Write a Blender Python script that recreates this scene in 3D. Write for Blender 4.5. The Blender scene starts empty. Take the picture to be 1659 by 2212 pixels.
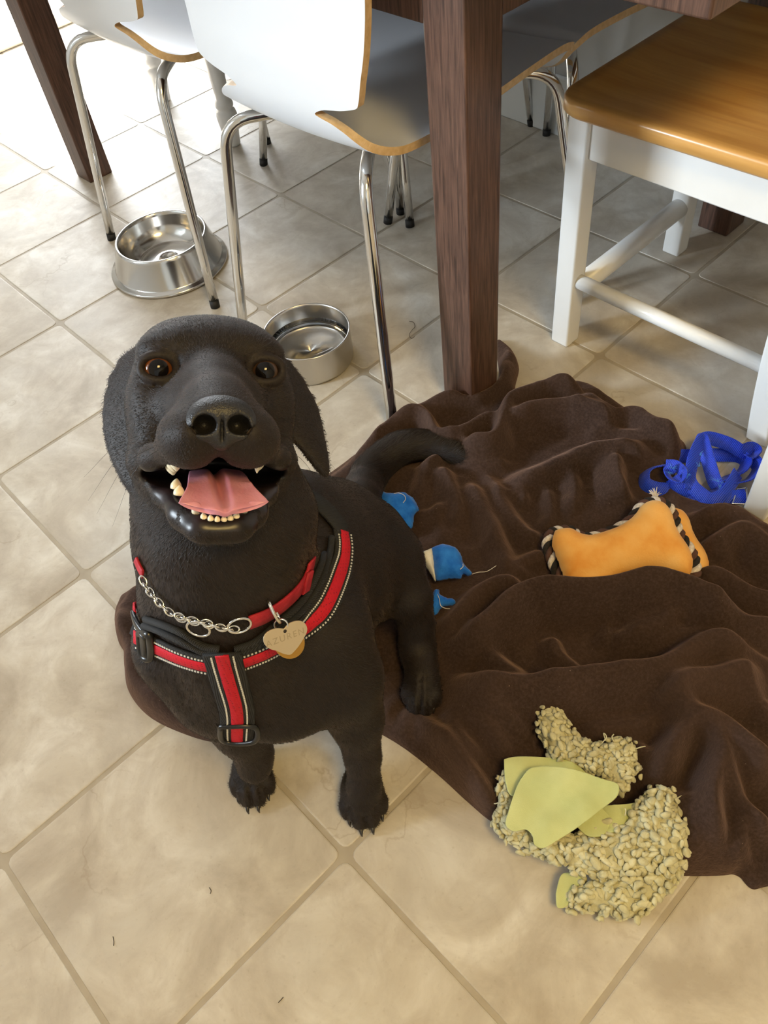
import bpy, bmesh, math, random
import numpy as np
from mathutils import Vector, Matrix, noise as mnoise

random.seed(7)
SC = bpy.context.scene
COL = SC.collection
T = 0.305                      # edge of one floor tile, metres
PI = math.pi

# ------------------------------------------------------------------ camera
F_PX, CX, CY = 1762.57, 829.5, 1106.0          # focal length in pixels of the 1659 x 2212 frame
CAM = np.array([0.31109594, -0.10095776, 1.01188049])
C_R = np.array([0.69629018, 0.71110943, -0.09748516])
C_D = np.array([0.51428592, -0.58902243, -0.62334787])
C_F = np.array([-0.50068949, 0.38389575, -0.77584411])
cd = bpy.data.cameras.new('camera'); co = bpy.data.objects.new('camera', cd); COL.objects.link(co)
cd.sensor_fit = 'VERTICAL'; cd.sensor_height = 36.0; cd.lens = F_PX / 2212 * 36.0
cd.clip_start = 0.02; cd.clip_end = 60
M = Matrix.Identity(4)
for i in range(3):
    M[i][0] = C_R[i]; M[i][1] = -C_D[i]; M[i][2] = -C_F[i]; M[i][3] = CAM[i]
co.matrix_world = M
SC.camera = co

# ------------------------------------------------------------------ light
SC.view_settings.view_transform = 'Standard'
SC.view_settings.look = 'None'
SC.view_settings.gamma = 1.0
SC.view_settings.use_curve_mapping = False
SC.view_settings.exposure = 0.0

SC.cycles.max_bounces = 8; SC.cycles.diffuse_bounces = 5; SC.cycles.glossy_bounces = 4; SC.cycles.transmission_bounces = 6
SC.cycles.caustics_reflective = False; SC.cycles.caustics_refractive = False

w = bpy.data.worlds.new('sky'); SC.world = w; w.use_nodes = True
bgn = w.node_tree.nodes['Background']
bgn.inputs[0].default_value = (0.80, 0.90, 1.0, 1); bgn.inputs[1].default_value = 1.2

def area(name, loc, target, sx, sy, power, col):
    l = bpy.data.lights.new(name, 'AREA'); l.shape = 'RECTANGLE'; l.size = sx; l.size_y = sy
    l.energy = power; l.color = col
    o = bpy.data.objects.new(name, l); COL.objects.link(o); o.location = loc
    d = Vector(target) - Vector(loc); o.rotation_euler = d.to_track_quat('-Z', 'Y').to_euler()
    return o
# sun through the glass door in the back wall
SUN_DIR = Vector((0.538 * math.cos(math.radians(60)), -0.843 * math.cos(math.radians(60)), -math.sin(math.radians(60))))
sl = bpy.data.lights.new('sun', 'SUN'); sl.energy = 45; sl.angle = math.radians(0.6); sl.color = (1, 0.97, 0.92)
so = bpy.data.objects.new('sun', sl); COL.objects.link(so); so.rotation_euler = SUN_DIR.to_track_quat('-Z', 'Y').to_euler()
# daylight of the window in the front wall, of the glass door, and the ceiling lamp behind the camera
area('window_daylight', (-2.85, -3.58, 1.85), (-0.35, 0.9, 0.1), 0.9, 1.1, 320, (0.80, 0.91, 1.0))
area('door_daylight', (-3.0, 1.46, 1.15), (-1.2, 0.2, 0.2), 1.3, 1.8, 88, (0.90, 0.95, 1.0))
area('ceiling_lamp_light', (1.10, -0.10, 2.36), (1.0, 0.0, 0.0), 0.6, 0.6, 38, (1.0, 0.69, 0.24))

# ------------------------------------------------------------------ helpers
def ray(px, py):
    return C_F + C_R * ((px - CX) / F_PX) + C_D * ((py - CY) / F_PX)
def atz(px, py, z=0.0):
    d = ray(px, py); return CAM + d * ((z - CAM[2]) / d[2])
def atd(px, py, dep):
    return CAM + ray(px, py) * dep
def uv(u, v, z=0.0):
    return np.array([u * T, v * T, z])
def lin(c):
    c = c / 255.0
    return c / 12.92 if c <= 0.04045 else ((c + 0.055) / 1.055) ** 2.4
def rgb(r, g, b):
    return (lin(r), lin(g), lin(b), 1)

def tag(o, label=None, cat=None, group=None, kind=None):
    if label: o['label'] = label
    if cat: o['category'] = cat
    if group: o['group'] = group
    if kind: o['kind'] = kind
    return o
def thing(name, label, cat, loc=(0, 0, 0), rz=0.0, group=None):
    o = bpy.data.objects.new(name, None); COL.objects.link(o); o.empty_display_size = 0.05
    o.location = loc; o.rotation_euler = (0, 0, rz)
    return tag(o, label, cat, group)
def mk(name, verts, faces, mat, parent=None, smooth=True, off=None, mats=None, fmat=None):
    """one mesh object; off = world point that becomes the local origin"""
    v = np.asarray(verts, float)
    if off is not None: v = v - np.asarray(off, float)
    me = bpy.data.meshes.new(name)
    me.from_pydata(v.tolist(), [], [tuple(int(i) for i in f) for f in faces])
    if mats:
        for m in mats: me.materials.append(m)
        if fmat is not None: me.polygons.foreach_set('material_index', np.asarray(fmat, np.int32))
    elif mat: me.materials.append(mat)
    if smooth: me.polygons.foreach_set('use_smooth', np.ones(len(me.polygons), bool))
    me.update()
    o = bpy.data.objects.new(name, me); COL.objects.link(o)
    if parent is not None: o.parent = parent
    return o
def fix_normals(o):
    bm = bmesh.new(); bm.from_mesh(o.data); bmesh.ops.recalc_face_normals(bm, faces=bm.faces); bm.to_mesh(o.data); bm.free()
    return o
def bevel(o, wd, seg=2, ang=30):
    bm = bmesh.new(); bm.from_mesh(o.data)
    es = [e for e in bm.edges if len(e.link_faces) == 2 and e.calc_face_angle(0) > math.radians(ang)]
    bmesh.ops.bevel(bm, geom=es, offset=wd, segments=seg, profile=0.6, affect='EDGES', clamp_overlap=True)
    bm.to_mesh(o.data); bm.free()
    o.data.polygons.foreach_set('use_smooth', np.ones(len(o.data.polygons), bool))
    wn = o.modifiers.new('wn', 'WEIGHTED_NORMAL'); wn.keep_sharp = False
    return o
BOXF = [(0, 3, 2, 1), (4, 5, 6, 7), (0, 1, 5, 4), (1, 2, 6, 5), (2, 3, 7, 6), (3, 0, 4, 7)]
def box(name, lo, hi, mat, parent=None, bv=0.0, off=None, taper=None):
    x0, y0, z0 = lo; x1, y1, z1 = hi
    v = [(x0, y0, z0), (x1, y0, z0), (x1, y1, z0), (x0, y1, z0), (x0, y0, z1), (x1, y0, z1), (x1, y1, z1), (x0, y1, z1)]
    if taper:
        cx, cy = (x0 + x1) / 2, (y0 + y1) / 2
        for i in range(4): v[i] = (cx + (v[i][0] - cx) * taper, cy + (v[i][1] - cy) * taper, z0)
    o = mk(name, v, BOXF, mat, parent, False, off)
    if bv: bevel(o, bv)
    return o
def smooth_path(pts, n):
    """Catmull-Rom through the points, n samples in all (numpy Nx3)"""
    p = np.asarray(pts, float)
    if len(p) == 2:
        t = np.linspace(0, 1, n)[:, None]; return p[0] * (1 - t) + p[1] * t
    P = np.vstack([2 * p[0] - p[1], p, 2 * p[-1] - p[-2]])
    seg = len(p) - 1; out = []
    for q in np.linspace(0, seg, n):
        i = min(int(q), seg - 1); t = q - i
        a, b, c, d = P[i], P[i + 1], P[i + 2], P[i + 3]
        out.append(0.5 * ((2 * b) + (-a + c) * t + (2 * a - 5 * b + 4 * c - d) * t * t + (-a + 3 * b - 3 * c + d) * t ** 3))
    return np.array(out)
def frames(path):
    t = np.gradient(path, axis=0); t /= np.linalg.norm(t, axis=1)[:, None] + 1e-12
    a = np.array([0, 0, 1.0]) if abs(t[0][2]) < 0.9 else np.array([1.0, 0, 0])
    n = a - t[0] * (a @ t[0]); n /= np.linalg.norm(n)
    N = [n]
    for i in range(1, len(path)):
        n = N[-1] - t[i] * (N[-1] @ t[i]); n /= np.linalg.norm(n) + 1e-12; N.append(n)
    N = np.array(N); return t, N, np.cross(t, N)
def tube_geo(path, rad, ns=12, closed=False, caps=True):
    path = np.asarray(path, float); n = len(path)
    rad = np.broadcast_to(np.asarray(rad, float), (n,))
    t, N, B = frames(path)
    if closed:
        t = np.roll(path, -1, 0) - np.roll(path, 1, 0); t /= np.linalg.norm(t, axis=1)[:, None]
    a = np.linspace(0, 2 * PI, ns, endpoint=False)
    V = (path[:, None, :] + (np.cos(a)[None, :, None] * N[:, None, :] + np.sin(a)[None, :, None] * B[:, None, :]) * rad[:, None, None]).reshape(-1, 3)
    Fs = []
    for i in range(n if closed else n - 1):
        j = (i + 1) % n
        for k in range(ns):
            l = (k + 1) % ns
            Fs.append((i * ns + k, i * ns + l, j * ns + l, j * ns + k))
    if caps and not closed:
        Fs.append(tuple(range(ns - 1, -1, -1))); Fs.append(tuple((n - 1) * ns + k for k in range(ns)))
    return V, Fs
def tube(name, path, rad, mat, parent=None, ns=12, off=None, closed=False, caps=True):
    V, Fs = tube_geo(path, rad, ns, closed, caps)
    return mk(name, V, Fs, mat, parent, True, off)
def merge(geos):
    V, Fs, o = [], [], 0
    for v, f in geos:
        v = np.asarray(v, float); V.append(v); Fs += [tuple(i + o for i in q) for q in f]; o += len(v)
    return np.vstack(V), Fs
def lathe(name, prof, mat, parent=None, ns=48, centre=(0, 0, 0), off=None, closed=False):
    """profile [(r, z)]; spins about a vertical axis at centre"""
    c = np.asarray(centre, float); V = []; Fs = []; n = len(prof)
    for r, z in prof:
        for k in range(ns):
            a = 2 * PI * k / ns; V.append((c[0] + r * math.cos(a), c[1] + r * math.sin(a), c[2] + z))
    for i in range(n if closed else n - 1):
        j = (i + 1) % n
        for k in range(ns):
            l = (k + 1) % ns
            Fs.append((i * ns + k, i * ns + l, j * ns + l, j * ns + k))
    if not closed:
        Fs.append(tuple(range(ns - 1, -1, -1))); Fs.append(tuple((n - 1) * ns + k for k in range(ns)))
    return mk(name, V, Fs, mat, parent, True, off)
def ribbon_geo(path, normal, width, thick, closed=False):
    """flat strap: path Nx3, normal Nx3 (outward), rectangular section"""
    path = np.asarray(path, float); n = len(path); nn = np.asarray(normal, float)
    nn = np.broadcast_to(nn, path.shape).copy()
    if closed: t = np.roll(path, -1, 0) - np.roll(path, 1, 0)
    else: t = np.gradient(path, axis=0)
    t /= np.linalg.norm(t, axis=1)[:, None] + 1e-12
    nn -= t * (nn * t).sum(1)[:, None]; nn /= np.linalg.norm(nn, axis=1)[:, None] + 1e-12
    s = np.cross(t, nn); wd = np.broadcast_to(np.asarray(width, float), (n,))[:, None] / 2; th = np.broadcast_to(np.asarray(thick, float), (n,))[:, None] / 2
    e = th * 0.55
    V = np.stack([path - s * wd + nn * (th - e), path - s * (wd - e) + nn * th, path + s * (wd - e) + nn * th, path + s * wd + nn * (th - e),
                  path + s * wd - nn * th, path - s * wd - nn * th], 1).reshape(-1, 3)
    Fs = []
    for i in range(n if closed else n - 1):
        j = (i + 1) % n
        for k in range(6):
            l = (k + 1) % 6
            Fs.append((i * 6 + k, j * 6 + k, j * 6 + l, i * 6 + l))
    if not closed:
        Fs.append((0, 1, 2, 3, 4, 5)); Fs.append(tuple((n - 1) * 6 + k for k in (5, 4, 3, 2, 1, 0)))
    return V, Fs
def ribbon(name, path, normal, width, thick, mat, parent=None, off=None, closed=False):
    V, Fs = ribbon_geo(path, normal, width, thick, closed)
    return mk(name, V, Fs, mat, parent, True, off)
def copy_tree(o, parent=None):
    c = o.copy(); COL.objects.link(c)
    if parent is not None: c.parent = parent
    for ch in o.children: copy_tree(ch, c)
    return c

# ------------------------------------------------------------------ materials
class NT:
    def __init__(s, name):
        s.m = bpy.data.materials.new(name); s.m.use_nodes = True; s.t = s.m.node_tree
        s.b = s.t.nodes['Principled BSDF']
    def n(s, typ, **kw):
        x = s.t.nodes.new(typ)
        for k, v in kw.items():
            if k in x.inputs.keys(): x.inputs[k].default_value = v
            else: setattr(x, k, v)
        return x
    def l(s, a, b): s.t.links.new(a, b)
    def set(s, **kw):
        for k, v in kw.items(): s.b.inputs[k.replace('_', ' ')].default_value = v
        return s
    def coord(s, kind='Object', scale=(1, 1, 1), loc=(0, 0, 0), rot=(0, 0, 0)):
        if kind == 'World': src = s.n('ShaderNodeNewGeometry').outputs['Position']
        else: src = s.n('ShaderNodeTexCoord').outputs[kind]
        mp = s.n('ShaderNodeMapping'); mp.inputs['Scale'].default_value = scale; mp.inputs['Location'].default_value = loc; mp.inputs['Rotation'].default_value = rot
        s.l(src, mp.inputs['Vector']); return mp.outputs[0]
    def noise(s, vec, scale, detail=4, rough=0.5, dist=0.0):
        x = s.n('ShaderNodeTexNoise'); x.inputs['Scale'].default_value = scale; x.inputs['Detail'].default_value = detail
        x.inputs['Roughness'].default_value = rough; x.inputs['Distortion'].default_value = dist
        if vec is not None: s.l(vec, x.inputs['Vector'])
        return x.outputs[0]
    def ramp(s, fac, stops, interp='LINEAR'):
        x = s.n('ShaderNodeValToRGB'); x.color_ramp.interpolation = interp; e = x.color_ramp.elements
        while len(e) < len(stops): e.new(0.5)
        for i, (p, c) in enumerate(stops): e[i].position = p; e[i].color = c if len(c) == 4 else (*c, 1)
        s.l(fac, x.inputs[0]); return x.outputs[0]
    def mix(s, fac, a, b, typ='MIX'):
        x = s.n('ShaderNodeMix'); x.data_type = 'RGBA'; x.blend_type = typ
        for i, v in ((0, fac), (6, a), (7, b)):
            if hasattr(v, 'is_linked') or hasattr(v, 'links'): s.l(v, x.inputs[i])
            else: x.inputs[i].default_value = v
        return x.outputs[2]
    def math(s, op, a, b=0.0):
        x = s.n('ShaderNodeMath'); x.operation = op
        for i, v in ((0, a), (1, b)):
            if hasattr(v, 'links'): s.l(v, x.inputs[i])
            else: x.inputs[i].default_value = v
        return x.outputs[0]
    def bump(s, h, strength=0.3, dist=0.002):
        x = s.n('ShaderNodeBump'); x.inputs['Strength'].default_value = strength; x.inputs['Distance'].default_value = dist
        s.l(h, x.inputs['Height']); s.l(x.outputs[0], s.b.inputs['Normal']); return x
    def col(s, sock): s.l(sock, s.b.inputs['Base Color']); return s
def plain(name, c, rough=0.5, metal=0.0, spec=0.5, **kw):
    n = NT(name); n.set(Base_Color=c, Roughness=rough, Metallic=metal, Specular_IOR_Level=spec, **kw); return n.m

# vinyl floor tile: mottled beige with grey clouds, small veins
def m_tile():
    n = NT('vinyl_tile')
    p = n.coord('World')
    rnd = n.n('ShaderNodeObjectInfo').outputs['Random']
    off = n.n('ShaderNodeVectorMath'); off.operation = 'ADD'
    cmb = n.n('ShaderNodeCombineXYZ'); n.l(n.math('MULTIPLY', rnd, 37.0), cmb.inputs[0]); n.l(n.math('MULTIPLY', rnd, 11.0), cmb.inputs[1])
    n.l(p, off.inputs[0]); n.l(cmb.outputs[0], off.inputs[1]); v = off.outputs[0]
    a = n.noise(v, 7.0, 6, 0.62, 0.6)
    c1 = n.ramp(a, [(0.34, rgb(172, 162, 147)), (0.5, rgb(195, 187, 173)), (0.66, rgb(214, 209, 199))])
    b = n.noise(v, 19.0, 5, 0.65, 0.9)
    c2 = n.mix(n.ramp(b, [(0.42, (0, 0, 0)), (0.72, (0.50, 0.50, 0.50))]), c1, rgb(166, 154, 139))
    g = n.noise(v, 4.3, 3, 0.5)
    c3 = n.mix(n.ramp(g, [(0.50, (0, 0, 0)), (0.72, (0.42, 0.42, 0.42))]), c2, rgb(202, 200, 195))
    # fine dark veins
    ve = n.n('ShaderNodeTexVoronoi'); ve.feature = 'DISTANCE_TO_EDGE'; ve.inputs['Scale'].default_value = 5.0
    dv = n.n('ShaderNodeVectorMath'); dv.operation = 'ADD'
    nz = n.n('ShaderNodeTexNoise'); nz.inputs['Scale'].default_value = 14; nz.inputs['Detail'].default_value = 5; n.l(v, nz.inputs['Vector'])
    sc = n.n('ShaderNodeVectorMath'); sc.operation = 'SCALE'; sc.inputs[3].default_value = 0.16; n.l(nz.outputs[1], sc.inputs[0])
    n.l(v, dv.inputs[0]); n.l(sc.outputs[0], dv.inputs[1]); n.l(dv.outputs[0], ve.inputs['Vector'])
    vm = n.ramp(ve.outputs[0], [(0.0, (0.34, 0.34, 0.34)), (0.016, (0, 0, 0))])
    gate = n.ramp(n.noise(v, 5.0, 2), [(0.56, (0, 0, 0)), (0.66, (1, 1, 1))])
    vm2 = n.math('MULTIPLY', vm, gate)
    c4 = n.mix(vm2, c3, rgb(140, 120, 94))
    sp = n.noise(v, 160.0, 2)
    c5 = n.mix(n.ramp(sp, [(0.62, (0, 0, 0)), (0.8, (0.22, 0.22, 0.22))]), c4, rgb(140, 125, 100))
    n.col(c5); n.set(Roughness=0.42, Specular_IOR_Level=0.35)
    n.l(n.ramp(b, [(0.3, (0.36,) * 3), (0.8, (0.50,) * 3)]), n.b.inputs['Roughness'])
    n.bump(n.noise(v, 60, 5, 0.6), 0.10, 0.002)
    return n.m
def m_grout():
    n = NT('vinyl_grout'); p = n.coord('World')
    n.col(n.ramp(n.noise(p, 30, 4), [(0.3, rgb(162, 151, 134)), (0.7, rgb(176, 166, 149))])); n.set(Roughness=0.5, Specular_IOR_Level=0.3); return n.m
def m_espresso():
    n = NT('espresso_wood'); p = n.coord('Object', (1, 1, 0.055))
    g = n.noise(p, 260, 5, 0.6, 0.4)
    c = n.ramp(g, [(0.32, rgb(58, 40, 32)), (0.5, rgb(84, 60, 49)), (0.7, rgb(104, 76, 62))])
    ch = n.noise(n.coord('Object', (1, 1, 0.5)), 55, 2)
    c = n.mix(n.ramp(ch, [(0.795, (0, 0, 0)), (0.815, (1, 1, 1))]), c, rgb(205, 190, 172))
    n.col(c); n.set(Roughness=0.38, Specular_IOR_Level=0.4); n.bump(g, 0.12, 0.001); return n.m
def m_honey():
    n = NT('honey_wood'); p = n.coord('Object', (0.06, 1, 1))
    g = n.noise(p, 95, 5, 0.55, 0.25); st = n.noise(n.coord('Object', (0.05, 1, 0.2)), 22, 2)
    c = n.ramp(g, [(0.3, rgb(184, 132, 68)), (0.55, rgb(203, 152, 84)), (0.75, rgb(216, 168, 98))])
    c = n.mix(0.4, c, n.ramp(st, [(0.35, rgb(178, 122, 60)), (0.65, rgb(222, 176, 106))]), 'MIX')
    n.col(c); n.set(Roughness=0.33, Specular_IOR_Level=0.45, Coat_Weight=0.25, Coat_Roughness=0.2); n.bump(g, 0.04, 0.001); return n.m
def m_birch():
    n = NT('birch_ply_edge'); p = n.coord('Object', (1, 1, 1))
    g = n.noise(p, 120, 3); c = n.ramp(g, [(0.3, rgb(200, 166, 118)), (0.7, rgb(220, 190, 146))])
    n.col(c); n.set(Roughness=0.45); return n.m
def m_paint():
    n = NT('white_paint'); p = n.coord('Object')
    a = n.noise(p, 9, 3); c = n.ramp(a, [(0.3, rgb(224, 224, 222)), (0.7, rgb(232, 232, 231))])
    s = n.noise(n.coord('Object', (1, 1, 1.0)), 48, 3)
    c = n.mix(n.ramp(s, [(0.74, (0, 0, 0)), (0.80, (0.55,) * 3)]), c, rgb(150, 140, 128))
    n.col(c); n.set(Roughness=0.32); return n.m
def m_chrome():
    n = NT('chrome'); n.set(Base_Color=(0.78, 0.77, 0.75, 1), Metallic=1.0, Roughness=0.12); return n.m
def m_steel(name='brushed_steel', rough=0.28):
    n = NT(name); p = n.coord('Object', (1, 1, 14))
    g = n.noise(p, 60, 4); n.set(Base_Color=(0.62, 0.60, 0.57, 1), Metallic=1.0, Roughness=rough)
    return n.m
MAT = dict(
    tile=m_tile(), grout=m_grout(), espresso=m_espresso(), honey=m_honey(), birch=m_birch(), paint=m_paint(), chrome=m_chrome(),
    steel=m_steel(), steel_bowl=m_steel('polished_steel', 0.17), rubber=plain('black_rubber', rgb(28, 27, 26), 0.6),
    laminate=plain('white_laminate', rgb(216, 219, 224), 0.34), wall=plain('wall_paint', rgb(184, 184, 182), 0.8, 0, 0.3),
    trim=plain('white_trim', rgb(226, 230, 232), 0.45), ceiling=plain('ceiling_paint', rgb(222, 222, 222), 0.9, 0, 0.2),
    glass=None)
g_ = NT('window_glass'); g_.set(Base_Color=(1, 1, 1, 1), Roughness=0.0, Transmission_Weight=1.0, IOR=1.02); MAT['glass'] = g_.m

# ------------------------------------------------------------------ setting
floor = box('floor', (-11.4 * T, -12.1 * T, -0.06), (6.5 * T, 4.97 * T, -0.0012), MAT['grout']); floor['kind'] = 'structure'
GAP = 0.0031
def tile_mesh(name, x0, y0, x1, y1):
    """flat tile top with a small rolled edge and rounded corners; coordinates relative to its corner"""
    def loop(ins, r, z):
        out = []
        for cx, cy, a0 in ((x1 - ins - r, y1 - ins - r, 0), (x0 + ins + r, y1 - ins - r, 90), (x0 + ins + r, y0 + ins + r, 180), (x1 - ins - r, y0 + ins + r, 270)):
            for k in range(4):
                a = math.radians(a0 + k * 30); out.append((cx + r * math.cos(a), cy + r * math.sin(a), z))
        return out
    L = [loop(0.0, 0.011, -0.0014), loop(0.0006, 0.0104, -0.0004), loop(0.0022, 0.009, 0.0)]
    V = sum(L, []); n = 16; Fs = []
    for i in range(2):
        for k in range(n):
            l = (k + 1) % n; Fs.append((i * n + k, i * n + l, (i + 1) * n + l, (i + 1) * n + k))
    Fs.append(tuple(range(2 * n, 3 * n)))
    me = bpy.data.meshes.new(name); me.from_pydata(V, [], Fs); me.materials.append(MAT['tile']); me.update(); return me
tm = tile_mesh('tile', GAP, GAP, T - GAP, T - GAP)
for i in range(-11, 6):
    for j in range(-8, 5):
        if j == 4: 
            me = bpy.data.meshes.get('tile_cut') or tile_mesh('tile_cut', GAP, GAP, T - GAP, 0.965 * T)
        else: me = tm
        o = bpy.data.objects.new('tile', me); COL.objects.link(o); o.parent = floor; o.location = (i * T, j * T, 0)

WB = 4.97 * T                                  # inner face of the back wall
XL, XR, YF, ZC = -11.3 * T, 6.4 * T, -12.0 * T, 2.5
def struct(o): o['kind'] = 'structure'; return o
# back wall with the opening of the glass door at its left end
DX0, DX1, DH = -11.0 * T, -7.46 * T, 2.03
def wall_with_hole(name, axis, pos, a0, a1, h0, h1, z0, z1, th):
    """wall plane at pos (axis 'x' or 'y'), spans a0..a1, opening h0..h1 by z0..z1"""
    parts = [(a0, h0, 0, ZC), (h1, a1, 0, ZC), (h0, h1, z1, ZC), (h0, h1, 0, z0)]
    V, Fs = [], []
    for p, q, r, s in parts:
        if q - p < 1e-4 or s - r < 1e-4: continue
        b = len(V); x0, x1 = sorted((pos, pos + th))
        if axis == 'y': c = [(p, x0, r), (q, x0, r), (q, x1, r), (p, x1, r), (p, x0, s), (q, x0, s), (q, x1, s), (p, x1, s)]
        else: c = [(x0, p, r), (x1, p, r), (x1, q, r), (x0, q, r), (x0, p, s), (x1, p, s), (x1, q, s), (x0, q, s)]
        V += c; Fs += [tuple(i + b for i in f) for f in BOXF]
    return struct(mk(name, V, Fs, MAT['wall'], None, False))
wall_with_hole('wall_back', 'y', WB, XL, XR, DX0, DX1, 0.02, DH, 0.12)
wall_with_hole('wall_left', 'x', XL, YF, WB, 0.2, 0.25, 2.49, 2.495, -0.12)
wall_with_hole('wall_right', 'x', XR, YF, WB, 0.2, 0.25, 2.49, 2.495, 0.12)
wall_with_hole('wall_front', 'y', YF, XL, XR, -3.35, -2.35, 1.2, 2.4, -0.12)
struct(box('ceiling', (XL, YF, ZC), (XR, WB, ZC + 0.08), MAT['ceiling']))
bb = struct(box('baseboard_back', (DX1 + 0.03, WB - 0.014, 0), (XR, WB, 0.135), MAT['trim'], bv=0.003))
# glass door (outside the frame; its sun patch is in view)
d1 = struct(thing('door_1', None, None, ((DX0 + DX1) / 2, WB + 0.06, 0)))
for nm, lo, hi in (('door_frame', (DX0, WB + 0.02, 0.02), (DX0 + 0.05, WB + 0.10, DH)), ('door_frame', (DX1 - 0.05, WB + 0.02, 0.02), (DX1, WB + 0.10, DH)),
                   ('door_frame', (DX0 + 0.05, WB + 0.02, DH - 0.05), (DX1 - 0.05, WB + 0.10, DH)), ('door_sill', (DX0 + 0.05, WB + 0.02, 0.02), (DX1 - 0.05, WB + 0.10, 0.05))):
    box(nm, lo, hi, MAT['trim'], d1, 0.004, off=d1.location)
w1 = struct(thing('window_1', None, None, (-2.85, YF - 0.06, 0.95)))
for nm, lo, hi in (('window_frame', (-3.35, YF - 0.1, 1.2), (-3.30, YF - 0.02, 2.4)), ('window_frame', (-2.40, YF - 0.1, 1.2), (-2.35, YF - 0.02, 2.4)),
                   ('window_frame', (-3.30, YF - 0.1, 2.35), (-2.40, YF - 0.02, 2.4)), ('window_sill', (-3.30, YF - 0.1, 1.2), (-2.40, YF - 0.02, 1.25))):
    box(nm, lo, hi, MAT['trim'], w1, 0.004, off=w1.location)
# low rail on the floor in the sun patch
rail = plain('rail_paint', rgb(214, 204, 184), 0.5)
struct(box('trim_1', (-8.98 * T, 2.6 * T, 0.0), (-8.74 * T, 4.9 * T, 0.045), rail, bv=0.006))

# unseen partition added to shade the near floor; its opening lets window light past
wall_with_hole('added_shade_wall', 'y', -3.6 * T, XL, 1.6 * T, -5.6 * T, -2.75 * T, 0.68, 2.08, -0.11)

# ------------------------------------------------------------------ dining table
tb = thing('dining_table', 'dark espresso brown wooden dining table standing behind the dog', 'table', tuple(uv(-3.36, 3.42)))
tl0 = np.array(tb.location)
LG = 0.225
for a, b in ((-1.47, 2.14), (-5.69, 2.14), (-1.29, 4.48), (-5.69, 4.48)):
    o = box('leg', uv(a, b, 0), uv(a + LG, b + LG, 0.70), MAT['espresso'], tb, 0.0035, off=uv(a + LG / 2, b + LG / 2), taper=0.97)
    o.location = Vector(uv(a + LG / 2, b + LG / 2)) - tb.location
AZ = 0.612
for lo, hi in ((uv(-5.46, 2.145, AZ), uv(-1.47, 2.215, 0.70)), (uv(-5.46, 4.6, AZ), uv(-1.3, 4.68, 0.70)), (uv(-1.32, 2.365, AZ), uv(-1.252, 4.48, 0.70)), (uv(-5.68, 2.365, AZ), uv(-5.61, 4.48, 0.70))):
    c = (np.array(lo) + np.array(hi)) / 2; o = box('apron', lo, hi, MAT['espresso'], tb, 0.002, off=c); o.location = Vector(c) - tb.location
def top(name, u0, u1):
    lo, hi = uv(u0, 2.04, 0.70), uv(u1, 4.80, 0.735); c = (lo + hi) / 2
    o = box(name, lo, hi, MAT['espresso'], tb, 0.003, off=c); o.location = Vector(c) - tb.location
top('table_top', -5.98, -1.14); top('table_leaf', -1.135, -0.215)

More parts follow.
